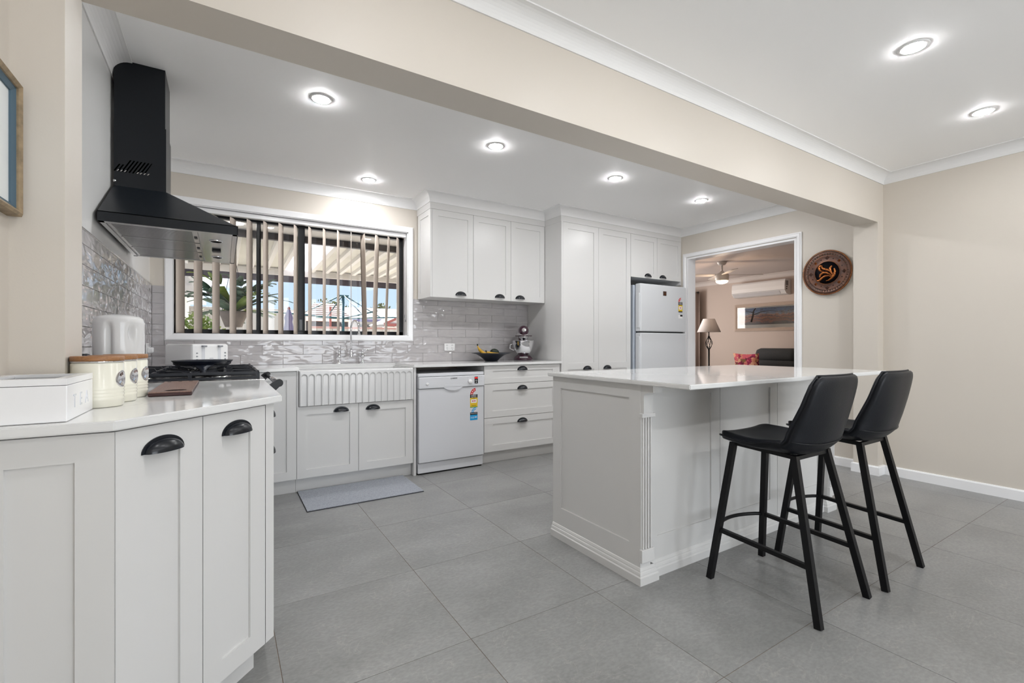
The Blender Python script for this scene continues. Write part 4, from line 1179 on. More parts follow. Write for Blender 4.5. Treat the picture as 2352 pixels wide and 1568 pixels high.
def mixer():
    c = (0, 0, 0)
    o = thing('stand_mixer', 'dark burgundy stand mixer with steel bowl in the worktop corner', 'mixer', (2.600, 3.955, .9008), rz=math.radians(-30))
    # local: head points toward -Y
    pts = []
    b_ = MB()
    out = []
    for i in range(28):
        a = 2 * PI * i / 28; out.append((.098 * math.cos(a) * (1 if math.sin(a) < 0 else .92), .125 * math.sin(a) + .03))
    rings = [(1.0, 0), (1.04, .014), (.98, .026), (.80, .044), (.62, .056)]
    vs = [(p[0] * s_, (p[1] - .0) * s_, z) for s_, z in rings for p in out]; n = 28
    b_.add(vs, [(i * n + j_, i * n + (j_ + 1) % n, (i + 1) * n + (j_ + 1) % n, (i + 1) * n + j_) for i in range(4) for j_ in range(n)] + [tuple(reversed(range(n))), tuple(range(4 * n, 5 * n))], True)
    b_.build('base', M['mixer'], o, world=False)
    MB().tube([(0, .125, .03), (0, .140, .10), (0, .140, .18), (0, .125, .26)], [.050, .042, .040, .045], 20).build('column', M['mixer'], o, world=False)
    MB().bbox(-.042, .042, -.098, -.080, .026, .040, .003).build('base_plate', M['chrome'], o, world=False)
    # bowl
    bw = MB().lathe([(.036, .052), (.042, .056), (.062, .068), (.086, .096), (.102, .135), (.108, .172), (.111, .197), (.113, .200), (.110, .201), (.105, .172), (.098, .135), (.082, .100), (.052, .070), (0, .062)], (0, -.020, 0), 40).build('bowl', M['chrome'], o, world=False)
    MB().tube([(-.104, -.02, .165), (-.134, -.02, .160), (-.138, -.02, .120), (-.100, -.02, .104), (-.092, -.02, .104)], .006, 10).build('bowl_handle', M['chrome'], bw, world=False)
    # head
    prof = [(0, -.135), (.024, -.131), (.040, -.118), (.049, -.095), (.053, -.06), (.055, .0), (.055, .10), (.048, .140), (.030, .162), (0, .168)]
    MB().lathe([(r, h) for r, h in prof], (0, 0, .299), 32, axis='y', sx=1.0, sy=1.0).build('head', M['mixer'], o, world=False)
    MB().lathe([(.049, .250), (.050, .256), (.048, .258), (.050, .262), (.050, .268), (.046, .276)], (0, -.062, 0), 32).build('head_band', M['chrome'], o, world=False)
    MB().lathe([(.022, 0), (.022, -.010), (.018, -.013), (0, -.013)], (0, -.130, .305), 24, axis='y').build('hub_cap', M['chrome'], o, world=False)
    MB().lathe([(.030, .203), (.032, .222), (.042, .224), (.050, .244)], (0, -.062, 0), 28).build('beater_collar', M['chrome'], o, world=False)
    MB().lathe([(.052, .252), (.056, .249), (.056, .246), (.050, .243)], (0, -.062, 0), 28).bbox(-.084, -.050, -.070, -.055, .243, .252, .003).bbox(.050, .084, -.070, -.055, .243, .252, .003).build('locking_lever', M['mixer'], o, world=False)
    MB().tube([(0, -.045, .240), (0, -.045, .14)], .009, 12).build('beater_shaft', M['chrome'], o, world=False)
    MB().add([(.085, -.06, .212), (.085, .02, .212), (.150, .03, .232), (.150, -.06, .232)], [(0, 1, 2, 3)]).build('pouring_shield', M['clear'], o, world=False)
mixer()

# ================================================================ vertical blinds
def blinds():
    o = thing('vertical_blind', 'beige vertical blind with swivelled slats hanging in the kitchen window', 'blind', ((WX0 + WX1) / 2, 4.24, 2.08))
    MB().bbox(WX0 + .008, WX1 - .010, 4.216, 4.262, 2.066, 2.100, .004).build('headrail', M['trimw'], o)
    # (pixel centre at the foot, swivel in degrees, lean at the foot)
    sl = [(414, 22, 0), (455, 23, 0), (496, 22, 0), (535, 22, 0), (573, 22, 0), (610, 21, 0), (645, 23, 0), (679, 21, 0), (712, 21, 0), (745, 21, 0), (777, 21, 0), (806, 13, 0),
          (838, -5, .020), (860, 33, -.025), (886, 27, -.030), (914, 29, 0)]
    c, s_ = math.cos(math.radians(YAW)), math.sin(math.radians(YAW))
    W, T = .127, .0011
    for px_, sw, lean in sl:
        r = (px_ - 1176) / 1064.0; x = 4.24 * (c * r + s_) / (-s_ * r + c)
        top = x - lean
        a = math.radians(sw); dx_, dy_ = math.sin(a), math.cos(a); nx_, ny_ = dy_, -dx_
        mb = MB(); vs = []; rows = [2.050, 1.9, 1.6, 1.3, 1.185, 1.150]
        for i, z in enumerate(rows):
            f = (2.05 - z) / .90
            for k in range(7):
                u = -W / 2 + W * k / 6; bow = .005 * (1 - (2 * k / 6 - 1) ** 2)
                if i == 0: u *= .90
                vs.append((x - top + 0, 0, 0)) if False else vs.append((top + lean * f - x + dx_ * u + nx_ * bow, dy_ * u + ny_ * bow, z))
        mb.grid([(v[0] + x, v[1] + 4.24, v[2]) for v in vs], len(rows), 7)
        so = mb.build('slat', M['blind'], o); md = so.modifiers.new('thickness', 'SOLIDIFY'); md.thickness = T
        MB().bbox(top - .004, top + .004, 4.236, 4.244, 2.045, 2.067, .001).build('hanger', M['clear'], so)
    MB().tube([(WX1 - .014, 4.222, 2.07), (WX1 - .014, 4.222, 1.30)], .0013, 6).tube([(WX1 - .022, 4.222, 2.07), (WX1 - .022, 4.222, 1.34)], .0013, 6).build('cord', M['trimw'], o)
    MB().lathe([(0, 0), (.004, .003), (.004, .022), (0, .026)], (WX1 - .014, 4.222, 1.276), 10).lathe([(0, 0), (.004, .003), (.004, .022), (0, .026)], (WX1 - .022, 4.222, 1.316), 10).build('cord_weight', M['greyink'], o)
blinds()

# ================================================================ bar stools
def stool(loc):
    o = thing('bar_stool', 'black leather bar stool nearer the camera at the island', 'bar stool', loc, group='black bar stools at the island')
    key = [(0, .214, .634, .125), (.04, .210, .646, .165), (.10, .190, .650, .188), (.22, .125, .644, .204), (.40, .020, .630, .213), (.54, -.060, .622, .216), (.63, -.115, .634, .214),
           (.70, -.152, .672, .210), (.78, -.174, .745, .203), (.87, -.190, .820, .193), (.94, -.201, .890, .184), (.975, -.206, .922, .172), (1, -.208, .944, .140)]
    def at(t_):
        for i in range(len(key) - 1):
            a, b_ = key[i], key[i + 1]
            if t_ <= b_[0] + 1e-9:
                f = (t_ - a[0]) / (b_[0] - a[0]); return [a[k] + (b_[k] - a[k]) * f for k in (1, 2, 3)]
        return list(key[-1][1:])
    nu, nv = 41, 19; P_ = []
    def surf(t_, s_):
        y, z, hw = at(t_); f = min(1, max(0, (t_ - .50) / .28)); f = f * f * (3 - 2 * f)
        amt = .010 + .045 * math.exp(-((t_ - .62) / .22) ** 2) + .018 * f * (1 - max(0, t_ - .85) / .15 * .5)
        l = amt * abs(s_) ** 2.6
        return Vector((hw * s_ * (1 - .02 * abs(s_) ** 3), y + l * f, z + l * (1 - f)))
    for i in range(nu):
        for j_ in range(nv): P_.append(tuple(surf(i / (nu - 1), -1 + 2 * j_ / (nv - 1))))
    sh = MB().grid(P_, nu, nv).build('seat_shell', M['leather'], o, world=False, fixn=False)
    md = sh.modifiers.new('padding', 'SOLIDIFY'); md.thickness = .038; md.offset = 0
    md = sh.modifiers.new('smooth', 'SUBSURF'); md.levels = 1; md.render_levels = 1
    edge = [surf(i / 24, 1) for i in range(25)] + [surf(1, 1 - 2 * j_ / 8) for j_ in range(1, 8)] + [surf(1 - i / 24, -1) for i in range(25)] + [surf(0, -1 + 2 * j_ / 8) for j_ in range(1, 8)]
    cc = Vector((0, 0, 0))
    MB().tube([tuple(p + Vector((math.copysign(.010, p.x) if abs(p.x) > .1 else 0, 0, 0))) for p in edge], .0045, 6, closed=True).build('piping', M['leather'], sh, world=False)
    seam = []
    for j_ in range(17):
        p = surf(.70, -1 + 2 * j_ / 16 * .999); q = surf(.72, -1 + 2 * j_ / 16 * .999); t_ = (q - p).normalized(); n = Vector((0, -t_.z, t_.y)).normalized()
        seam.append(tuple(p + n * .0200 if n.y < 0 else p - n * .0200))
    MB().tube(seam, .0016, 5).build('seam', M['black'], sh, world=False)
    hw = .0125
    for sx in (-1, 1):
        MB().tube([(sx * .210, .235, 0), (sx * .130, .170, .622)], hw, square=True, up=(1, 0, 0)).build('leg', M['legs'], o, world=False)
        MB().tube([(sx * .205, -.220, 0), (sx * .130, -.095, .612)], hw, square=True, up=(1, 0, 0)).build('leg', M['legs'], o, world=False)
        f = .225 / .622
        a = Vector((sx * (.210 - .080 * f), .235 - .065 * f, .225)); b_ = Vector((sx * (.205 - .075 * .2 / .612), -.220 + .125 * .2 / .612, .205))
        MB().tube([a, b_], .009, square=True, up=(0, 0, 1)).build('side_rail', M['legs'], o, world=False)
    x_ = .210 - .080 * .36; y_ = .235 - .065 * .36
    MB().tube([(-x_ + 2 * x_ * k / 12, y_ + .060 * math.sin(PI * k / 12) ** .8, .225) for k in range(13)], .0085, 10).build('footrest', M['legs'], o, world=False)
    fr = MB()
    fr.tube([(-.128, .170, .617), (.128, .170, .617)], .008, square=True, up=(0, 0, 1)).tube([(-.128, -.095, .604), (.128, -.095, .604)], .008, square=True, up=(0, 0, 1))
    fr.tube([(-.118, .170, .617), (-.118, -.095, .604)], .008, square=True, up=(0, 0, 1)).tube([(.118, .170, .617), (.118, -.095, .604)], .008, square=True, up=(0, 0, 1))
    fr.build('seat_frame', M['legs'], o, world=False)
    return o
st1 = stool((2.100, 1.085, 0))
dup(st1, (2.632, 1.066, 0), rz=0.01, label='black leather bar stool farther from the camera at the island')

# ================================================================ copper plate, framed picture
def plate():
    c = Vector((XR - .004, 2.030, 1.706))
    o = thing('decorative_plate', 'round embossed copper plate hanging on the wall beside the doorway', 'wall plate', tuple(c))
    d = MB()
    prof = [(.100, -.016), (.112, -.013), (.150, -.014), (.162, -.017)]
    d.lathe(prof + [(.162, -.014), (.150, -.011), (.112, -.010), (.100, -.013)], tuple(c), 72, axis='x', ring=True)
    # perforated band
    n = 96
    for i in range(0, n, 2):
        a0, a1 = 2 * PI * i / n, 2 * PI * (i + 1.15) / n
        q = []
        for r, a, h in ((.160, a0, -.017), (.160, a1, -.017), (.176, a1, -.021), (.176, a0, -.021)): q.append((c.x + h, c.y + r * math.cos(a), c.z + r * math.sin(a)))
        d.add(q, [(0, 1, 2, 3)])
    d.lathe([(.171, -.020), (.189, -.024), (.189, -.022), (.171, -.018)], tuple(c), 72, axis='x', ring=True)
    d.build('dish', M['copper'], o)
    MB().lathe([(0, -.010), (.060, -.009), (.088, -.010), (.100, -.015)], tuple(c), 60, axis='x').build('centre', M['copper_dark'], o)
    for ph in (0, PI):
        pts = []
        for i in range(340):
            a = 2 * PI * i / 340; b_ = a * 46 + ph
            r = .1955 + .0042 * math.cos(b_); pts.append((c.x - .023 + .0042 * math.sin(b_), c.y + r * math.cos(a), c.z + r * math.sin(a)))
        MB().tube(pts, .0026, 5, closed=True).build('rope_rim', M['copper_hi'], o)
    bd = MB()
    for i in range(72):
        a = 2 * PI * i / 72; p = (c.x - .017, c.y + .1015 * math.cos(a), c.z + .1015 * math.sin(a)); r = .0030
        bd.add([(p[0] - r, p[1], p[2]), (p[0], p[1] + r, p[2]), (p[0], p[1], p[2] + r), (p[0], p[1] - r, p[2]), (p[0], p[1], p[2] - r)], [(0, 1, 2), (0, 2, 3), (0, 3, 4), (0, 4, 1)], True)
    props(bd.build('bead_ring', M['copper_hi'], o), kind='stuff')
    for k in range(8):
        a = PI / 2 + 2 * PI * k / 8 + .0; p = Vector((c.x - .012, c.y + .134 * math.cos(a), c.z + .134 * math.sin(a)))
        if k % 2 == 0: rr = .020
        else: rr = .015
        s_ = MB().add([(p.x - .002, p.y + rr * math.cos(b_), p.z + rr * math.sin(b_)) for b_ in (0, PI / 2, PI, 3 * PI / 2)] + [(p.x - .006, p.y + .6 * rr * math.cos(b_), p.z + .6 * rr * math.sin(b_)) for b_ in (0, PI / 2, PI, 3 * PI / 2)] + [(p.x - .016, p.y, p.z)],
                      [(0, 1, 5, 4), (1, 2, 6, 5), (2, 3, 7, 6), (3, 0, 4, 7), (4, 5, 8), (5, 6, 8), (6, 7, 8), (7, 4, 8)])
        s_.build('stud', M['copper_hi'] if k % 2 else M['copper'], o)
        a2 = a + PI / 8; q = (c.x - .0145, c.y + .128 * math.cos(a2), c.z + .128 * math.sin(a2))
        MB().lathe([(.005, 0), (.003, -.001), (0, -.001)], q, 8, axis='x').build('dot', M['copper_dark'], o)
    # scrolling leaves; u to the right in the photo is -Y
    def T(u, v): return (c.x - .016, c.y + .015 - (u - 720) * .000345, c.z - (v - 745) * .000345)
    fr = [[(660, 560), (610, 545), (575, 590), (590, 660), (640, 700), (680, 690)], [(640, 565), (660, 620), (740, 655), (820, 690), (880, 760), (890, 850)],
          [(590, 850), (610, 780), (680, 735), (760, 745), (830, 790), (880, 850)], [(520, 930), (580, 935), (640, 880), (720, 830), (800, 825), (870, 860)],
          [(880, 575), (835, 640), (850, 720), (890, 800), (890, 860)], [(935, 650), (955, 730), (930, 830), (870, 900), (800, 945), (740, 955)]]
    for f in fr:
        pts = []
        for i in range(len(f) - 1):
            for k in range(5):
                t_ = k / 5; pts.append(T(f[i][0] + (f[i + 1][0] - f[i][0]) * t_, f[i][1] + (f[i + 1][1] - f[i][1]) * t_))
        pts.append(T(*f[-1])); n_ = len(pts)
        rr = [(.004 + .0072 * math.sin(PI * min(1, (i + 2) / (n_ * .9))) ** .7 * (1.15 if i % 2 else .85)) if i < n_ * .8 else .004 for i in range(n_)]
        MB().tube(pts, rr, 8).build('leaf_relief', M['copper_hi'], o)
plate()

t = thing('picture_frame', 'framed picture with blue and gold edge on the left wall at the photo edge', 'picture', (XL, 1.36, 1.545))
y0, y1, z0, z1 = 1.105, 1.610, 1.382, 1.706
fp = lambda u, v, w_: (XL + w_, u, v)
MB().sweep([(y0, z0), (y1, z0), (y1, z1), (y0, z1)], [(0, 0), (0, .026), (.006, .030), (.014, .024), (.014, 0)], fp, side=1, closed=True).build('frame', M['oldwood'], t)
MB().sweep([(y0 + .014, z0 + .014), (y1 - .014, z0 + .014), (y1 - .014, z1 - .014), (y0 + .014, z1 - .014)], [(0, 0), (0, .020), (.012, .014), (.012, 0)], fp, side=1, closed=True).build('inner_band', M['bluemat'], t)
MB().box(XL + .001, XL + .010, y0 + .02, y1 - .02, z0 + .02, z1 - .02).build('print', M['paper'], t)

# ================================================================ downlights
def downlight(x, y, z, label, watts, group):
    o = thing('downlight', label, 'ceiling light', (x, y, z), group=group)
    MB().lathe([(.045, -.0045), (.057, -.003), (.060, 0), (.045, 0)], (x, y, z), 40, ring=True).build('bezel', M['trimw'], o)
    MB().lathe([(.0455, -.0035), (.044, -.0058), (.040, -.0076), (.032, -.0090), (.018, -.0098), (0, -.0100)], (x, y, z), 32).build('lens', M['lens_' + watts], o)
    return o
for x, y, lab in ((.455, 2.705, 'round ceiling downlight in the kitchen nearest the range hood'), (1.010, 3.838, 'round ceiling downlight close to the window wall over the sink'),
                  (1.568, 2.723, 'round ceiling downlight in the middle of the kitchen, second from the range hood'), (2.694, 2.742, 'round ceiling downlight in front of the tall pantry'),
                  (3.796, 2.741, 'round ceiling downlight in front of the fridge, nearest the doorway')):
    downlight(x, y, ZK, lab, 'kitchen', 'kitchen downlights')
for x, y, lab in ((2.726, .842, 'round ceiling downlight in the dining area over the bar stools'), (3.835, .856, 'round ceiling downlight in the dining area nearest the right wall')):
    downlight(x, y, ZD, lab, 'dining', 'dining downlights')
for x, y, lab in ((1.60, .85, 'second in the front row, above the photo'), (.47, .85, 'first in the front row, above the left worktop'), (.47, -.95, 'first in the back row, behind the camera'),
                  (1.60, -.95, 'second in the back row, behind the camera'), (2.73, -.95, 'third in the back row, behind the camera'), (3.84, -.95, 'last in the back row by the right wall')):
    downlight(x, y, ZD, 'dining ceiling downlight ' + lab, 'dining', 'dining downlights')

# ================================================================ living room
def fan():
    c = (6.93, 4.62, 2.41)
    o = thing('ceiling_fan', 'white ceiling fan with lit lamp in the living room', 'ceiling fan', c)
    MB().lathe([(.075, 0), (.075, -.015), (.055, -.050), (.020, -.062), (0, -.062)], c, 28).build('canopy', M['fanw'], o)
    MB().tube([(c[0], c[1], c[2] - .06), (c[0], c[1], c[2] - .16)], .014, 12).build('rod', M['fanw'], o)
    MB().lathe([(.018, -.150), (.030, -.165), (.060, -.185), (.095, -.200), (.106, -.215), (.106, -.290), (.098, -.298), (.098, -.310), (0, -.310)], c, 36).build('motor', M['fanw'], o)
    MB().lathe([(.094, -.310), (.092, -.325), (.075, -.345), (.040, -.358), (0, -.362)], c, 32).build('light_lens', M['fanlens'], o)
    for k in range(4):
        a = math.radians(50 + 90 * k); u = Vector((math.cos(a), math.sin(a), 0)); v = Vector((-u.y, u.x, 0)); p = Vector(c) + Vector((0, 0, -.215)); vs = []
        for r, w_ in ((.09, .03), (.18, .055), (.40, .065), (.58, .062), (.62, .045)):
            vs += [p + u * r + v * w_ + Vector((0, 0, .010)), p + u * r - v * w_ + Vector((0, 0, -.010)), p + u * r - v * w_ + Vector((0, 0, -.016)), p + u * r + v * w_ + Vector((0, 0, .004))]
        fs = [(0, 1, 2, 3), (16, 19, 18, 17)] + [(i * 4 + q, i * 4 + (q + 1) % 4, (i + 1) * 4 + (q + 1) % 4, (i + 1) * 4 + q) for i in range(4) for q in range(4)]
        MB().add(vs, fs).build('blade', M['fanw'], o)
    l = bpy.data.lights.new('fan_lamp', 'POINT'); l.energy = 10; l.color = (1, .72, .5); l.shadow_soft_size = .12
    lo = bpy.data.objects.new('fan_lamp', l); C.objects.link(lo); lo.location = (c[0], c[1], c[2] - .43)
fan()

def aircon():
    x1 = 8.938; y0, y1, z0, z1 = 4.56, 5.60, 1.985, 2.262
    o = thing('air_conditioner', 'white split air conditioner high on the living room wall', 'air conditioner', (8.84, 5.08, 1.985))
    prof = [(x1, z1), (x1 - .185, z1), (x1 - .205, z1 - .03), (x1 - .215, z1 - .12), (x1 - .212, z0 + .075), (x1 - .150, z0 + .012), (x1 - .10, z0), (x1, z0)]
    MB().prism([(x, y0, z) for x, z in prof], (0, y1 - y0, 0)).build('casing', M['plastic'], o)
    MB().bbox(x1 - .219, x1 - .211, y0 + .006, y1 - .006, z0 + .080, z0 + .084, .001).build('seam', M['greyink'], o)
    MB().add([(x1 - .2125, y0 + .10, z0 + .068), (x1 - .2125, y1 - .02, z0 + .068), (x1 - .150, y1 - .02, z0 + .0085), (x1 - .150, y0 + .10, z0 + .0085)], [(0, 1, 2, 3)]).build('louvre', M['appl'], o)
    mb = MB()
    for q in range(6): mb.box(x1 - .17 + q * .014, x1 - .163 + q * .014, y0 - .002, y0 + .001, z1 - .11, z1 - .03)
    mb.box(x1 - .17, x1 - .09, y0 - .0015, y0 + .001, z1 - .115, z1 - .028)
    mb.build('side_sticker', M['greyink'], o)
    MB().box(x1 - .16, x1 - .12, y0 - .002, y0 + .001, z1 - .15, z1 - .13).box(x1 - .16, x1 - .13, y0 - .002, y0 + .001, z1 - .19, z1 - .165).build('side_sticker', M['blackink'], o)
aircon()

def art_mat():
    m = bpy.data.materials.new('outback_photo_print'); m.use_nodes = True; nt = m.node_tree; b = nt.nodes['Principled BSDF']
    b.inputs['Roughness'].default_value = .3
    tc_ = nt.nodes.new('ShaderNodeTexCoord'); sp = nt.nodes.new('ShaderNodeSeparateXYZ'); nt.links.new(tc_.outputs['Generated'], sp.inputs[0])
    r = nt.nodes.new('ShaderNodeValToRGB'); e = r.color_ramp.elements
    e[0].position = 0; e[0].color = (.015, .010, .015, 1); e[1].position = 1; e[1].color = (.05, .12, .30, 1)
    for p_, c_ in ((.12, (.05, .02, .03)), (.24, (.32, .07, .02)), (.32, (.09, .022, .012)), (.42, (.42, .13, .04)), (.50, (.08, .02, .03)), (.57, (.50, .20, .12)), (.64, (.24, .28, .38)), (.82, (.08, .18, .42))):
        x = e.new(p_); x.color = (*c_, 1)
    n = nt.nodes.new('ShaderNodeTexNoise'); n.inputs['Scale'].default_value = 6; n.inputs['Detail'].default_value = 6
    mp_ = nt.nodes.new('ShaderNodeMapping'); mp_.inputs['Scale'].default_value = (1, 1.8, .5)
    nt.links.new(tc_.outputs['Generated'], mp_.inputs[0]); nt.links.new(mp_.outputs[0], n.inputs['Vector'])
    a = nt.nodes.new('ShaderNodeMath'); a.operation = 'MULTIPLY_ADD'; a.inputs[1].default_value = .35; a.inputs[2].default_value = -.17
    nt.links.new(n.outputs[0], a.inputs[0]); s_ = nt.nodes.new('ShaderNodeMath'); s_.operation = 'ADD'
    nt.links.new(a.outputs[0], s_.inputs[0]); nt.links.new(sp.outputs[2], s_.inputs[1]); nt.links.new(s_.outputs[0], r.inputs[0])
    # thin dark branch network over the sky
    n2 = nt.nodes.new('ShaderNodeTexNoise'); n2.inputs['Scale'].default_value = 9; n2.inputs['Detail'].default_value = 5; n2.inputs['Distortion'].default_value = 1.6
    nt.links.new(tc_.outputs['Generated'], n2.inputs['Vector']); r2 = nt.nodes.new('ShaderNodeValToRGB'); f = r2.color_ramp.elements
    f[0].position = .455; f[0].color = (0, 0, 0, 1); f[1].position = .545; f[1].color = (0, 0, 0, 1); q = f.new(.5); q.color = (.9, .9, .9, 1)
    nt.links.new(n2.outputs[0], r2.inputs[0]); mx_ = nt.nodes.new('ShaderNodeMixRGB'); mx_.inputs[2].default_value = (.012, .008, .012, 1)
    nt.links.new(r2.outputs[0], mx_.inputs[0]); nt.links.new(r.outputs[0], mx_.inputs[1]); nt.links.new(mx_.outputs[0], b.inputs['Base Color'])
    return m
def art():
    x = 8.938; y0, y1, z0, z1 = 4.30, 5.66, 1.320, 1.855
    o = thing('framed_print', 'long framed outback landscape print below the air conditioner', 'picture', (x, 4.98, 1.59))
    fp2 = lambda u, v, w_: (x - w_, u, v)
    MB().sweep([(y0, z0), (y1, z0), (y1, z1), (y0, z1)], [(0, 0), (0, .024), (.030, .030), (.045, .022), (.060, .018), (.060, 0)], fp2, side=1, closed=True).build('frame', M['woodframe'], o)
    MB().box(x - .012, x - .004, y0 + .05, y1 - .05, z0 + .05, z1 - .05).build('mount', M['paper'], o)
    MB().box(x - .0135, x - .0121, y0 + .085, y1 - .080, z0 + .125, z1 - .082).build('print', art_mat(), o)
    tr = MB(); yb, zb = y1 - .38, z0 + .20
    tr.tube([(x - .0137, yb + .03, zb - .02), (x - .0137, yb, zb + .10), (x - .0137, yb - .02, zb + .20), (x - .0137, yb - .06, z1 - .085)], [.020, .016, .013, .008], 4)
    tr.tube([(x - .0137, yb - .01, zb + .12), (x - .0137, yb - .16, zb + .17), (x - .0137, yb - .34, zb + .19), (x - .0137, yb - .6, zb + .14)], [.008, .007, .005, .002], 4)
    tr.tube([(x - .0137, yb - .03, zb + .16), (x - .0137, yb + .12, zb + .20), (x - .0137, yb + .26, zb + .17)], [.007, .005, .002], 4)
    for v in range(len(tr.v)): tr.v[v] = (x - .0138 + (tr.v[v][0] - x) * .002, tr.v[v][1], tr.v[v][2])
    tr.build('printed_tree', M['blackink'], o)
    MB().box(x - .020, x - .018, y0 + .058, y1 - .058, z0 + .058, z1 - .058).build('glazing', M['glass'], o)
    text('signature', 'K Lane', M['greyink'], o, (x - .0125, y0 + .16, z0 + .100), .022, rot=(PI / 2, 0, -PI / 2)) if False else None
art()

def lamp():
    c = (7.90, 5.54, 0.0)
    o = thing('floor_lamp', 'black wrought iron floor lamp with pale cone shade by the curtain', 'floor lamp', c)
    sh = MB().lathe([(.105, 1.545), (.212, 1.290), (.210, 1.290), (.103, 1.545)], c, 40, ring=True).build('lamp_shade', M['shade'], o)
    MB().tube([(c[0], c[1], .02), (c[0], c[1], .955)], .016, 12).build('pole', M['legs'], o)
    MB().lathe([(.15, 0), (.15, .012), (.03, .03), (0, .03)], c, 32).build('base', M['legs'], o)
    for k in range(7):
        a = 2 * PI * k / 7; pts = []
        for i in range(13):
            t_ = i / 12; r = .010 + .052 * math.sin(PI * t_) ** 1.2 * (1.15 - .35 * t_) ; pts.append((c[0] + r * math.cos(a + t_ * 1.2), c[1] + r * math.sin(a + t_ * 1.2), .955 + .255 * t_))
        MB().tube(pts, .0055, 6).build('cage_wire', M['legs'], o)
    MB().tube([(c[0], c[1], 1.205), (c[0], c[1], 1.32)], .010, 10).lathe([(.0, 1.212), (.045, 1.216), (.0, 1.220)], c, 20).build('lamp_stem', M['legs'], o)
lamp()

def pillow_box(x0, x1, y0, y1, z0, z1, b=.05): return MB().bbox(x0, x1, y0, y1, z0, z1, b)
def sofa():
    o = thing('sofa', 'charcoal fabric sofa below the framed print in the living room', 'sofa', (8.35, 4.2, 0))
    ya, yb = 3.00, 5.28
    MB().bbox(8.05, 8.88, ya, yb, .06, .30, .02).build('base', M['sofa'], o)
    for y0, y1 in ((3.24, 4.252), (4.268, 5.04)):
        s_ = pillow_box(7.98, 8.55, y0, y1, .29, .455, .05).build('seat_cushion', M['sofa'], o); smooth_angle(s_, 60)
        s_ = pillow_box(8.48, 8.80, y0, y1, .42, .765, .06).build('back_cushion', M['sofa'], o); smooth_angle(s_, 60)
        s_ = pillow_box(8.52, 8.83, y0 + .015, y1 - .015, .745, .985, .09).build('headrest', M['sofa'], o); smooth_angle(s_, 60)
    for y0, y1 in ((ya, 3.235), (5.045, yb)):
        s_ = pillow_box(8.0, 8.85, y0, y1, .28, .66, .06).build('armrest', M['sofa'], o); smooth_angle(s_, 60)
    for x in (8.12, 8.8):
        for y in (ya + .08, yb - .08): MB().box(x - .02, x + .02, y - .02, y + .02, 0, .06).build('leg', M['legs'], o)
sofa()
def cushion():
    m = bpy.data.materials.new('floral_fabric'); m.use_nodes = True; nt = m.node_tree; b = nt.nodes['Principled BSDF']; b.inputs['Roughness'].default_value = .9
    tc_ = nt.nodes.new('ShaderNodeTexCoord'); v = nt.nodes.new('ShaderNodeTexVoronoi'); v.inputs['Scale'].default_value = 18
    n = nt.nodes.new('ShaderNodeTexNoise'); n.inputs['Scale'].default_value = 14; mx_ = nt.nodes.new('ShaderNodeMixRGB'); mx_.inputs[0].default_value = .12
    nt.links.new(tc_.outputs['Object'], n.inputs['Vector']); nt.links.new(tc_.outputs['Object'], mx_.inputs[1]); nt.links.new(n.outputs['Color'], mx_.inputs[2])
    nt.links.new(mx_.outputs[0], v.inputs['Vector']); sp = nt.nodes.new('ShaderNodeSeparateColor'); nt.links.new(v.outputs['Color'], sp.inputs[0])
    r = nt.nodes.new('ShaderNodeValToRGB'); r.color_ramp.interpolation = 'CONSTANT'; e = r.color_ramp.elements
    e[0].color = (.62, .26, .17, 1); e[1].position = .22; e[1].color = (.30, .02, .08, 1)
    for p_, c_ in ((.42, (.60, .12, .16)), (.60, (.70, .38, .26)), (.76, (.16, .015, .05)), (.9, (.22, .12, .05))):
        x = e.new(p_); x.color = (*c_, 1)
    nt.links.new(sp.outputs[0], r.inputs[0]); nt.links.new(r.outputs[0], b.inputs['Base Color'])
    W, H_, D_ = .50, .42, .13; pts = []; n_ = 17
    mb = MB()
    for sgn in (-1, 1):
        pts = []
        for i in range(n_):
            for k in range(n_):
                u, w_ = -1 + 2 * i / (n_ - 1), -1 + 2 * k / (n_ - 1)
                pin = 1 - .10 * (1 - abs(u) ** 2) * abs(w_) ** 3; pin2 = 1 - .08 * (1 - abs(w_) ** 2) * abs(u) ** 3
                pts.append((sgn * D_ / 2 * ((1 - u ** 4) * (1 - w_ ** 4)) ** .5, u * W / 2 * pin2, w_ * H_ / 2 * pin))
        mb.grid(pts, n_, n_)
    o = mb.build('cushion', m, loc=(8.20, 4.96, .690)); o.rotation_euler = (0, math.radians(-12), math.radians(0))
    props(o, 'pink and burgundy floral cushion leaning at the left end of the sofa', 'cushion')
cushion()
def curtain():
    pts = []; n = 90
    for z in (.03, 1.1, 2.20):
        for i in range(n):
            u = i / (n - 1); pts.append((8.80 + .035 * math.sin(u * 2 * PI * 8) , 6.40 + .95 * u, z))
    o = MB().grid(pts, 3, n).build('curtain', M['curtain'])
    for v in o.data.vertices: v.co -= Vector((8.8, 6.87, 0))
    o.location = (8.8, 6.87, 0); md = o.modifiers.new('thickness', 'SOLIDIFY'); md.thickness = .004
    props(o, 'taupe pleated curtain hanging at the far left of the living room', 'curtain')
    r = MB().tube([(8.80, 6.44, 2.19), (8.80, 7.45, 2.19)], .012, 12).lathe([(0, -.02), (.02, 0), (0, .02)], (8.80, 6.43, 2.19), 12, axis='y').build('curtain_rod', M['legs'])
    props(r, 'dark curtain rod above the taupe curtain', 'curtain rod')
curtain()

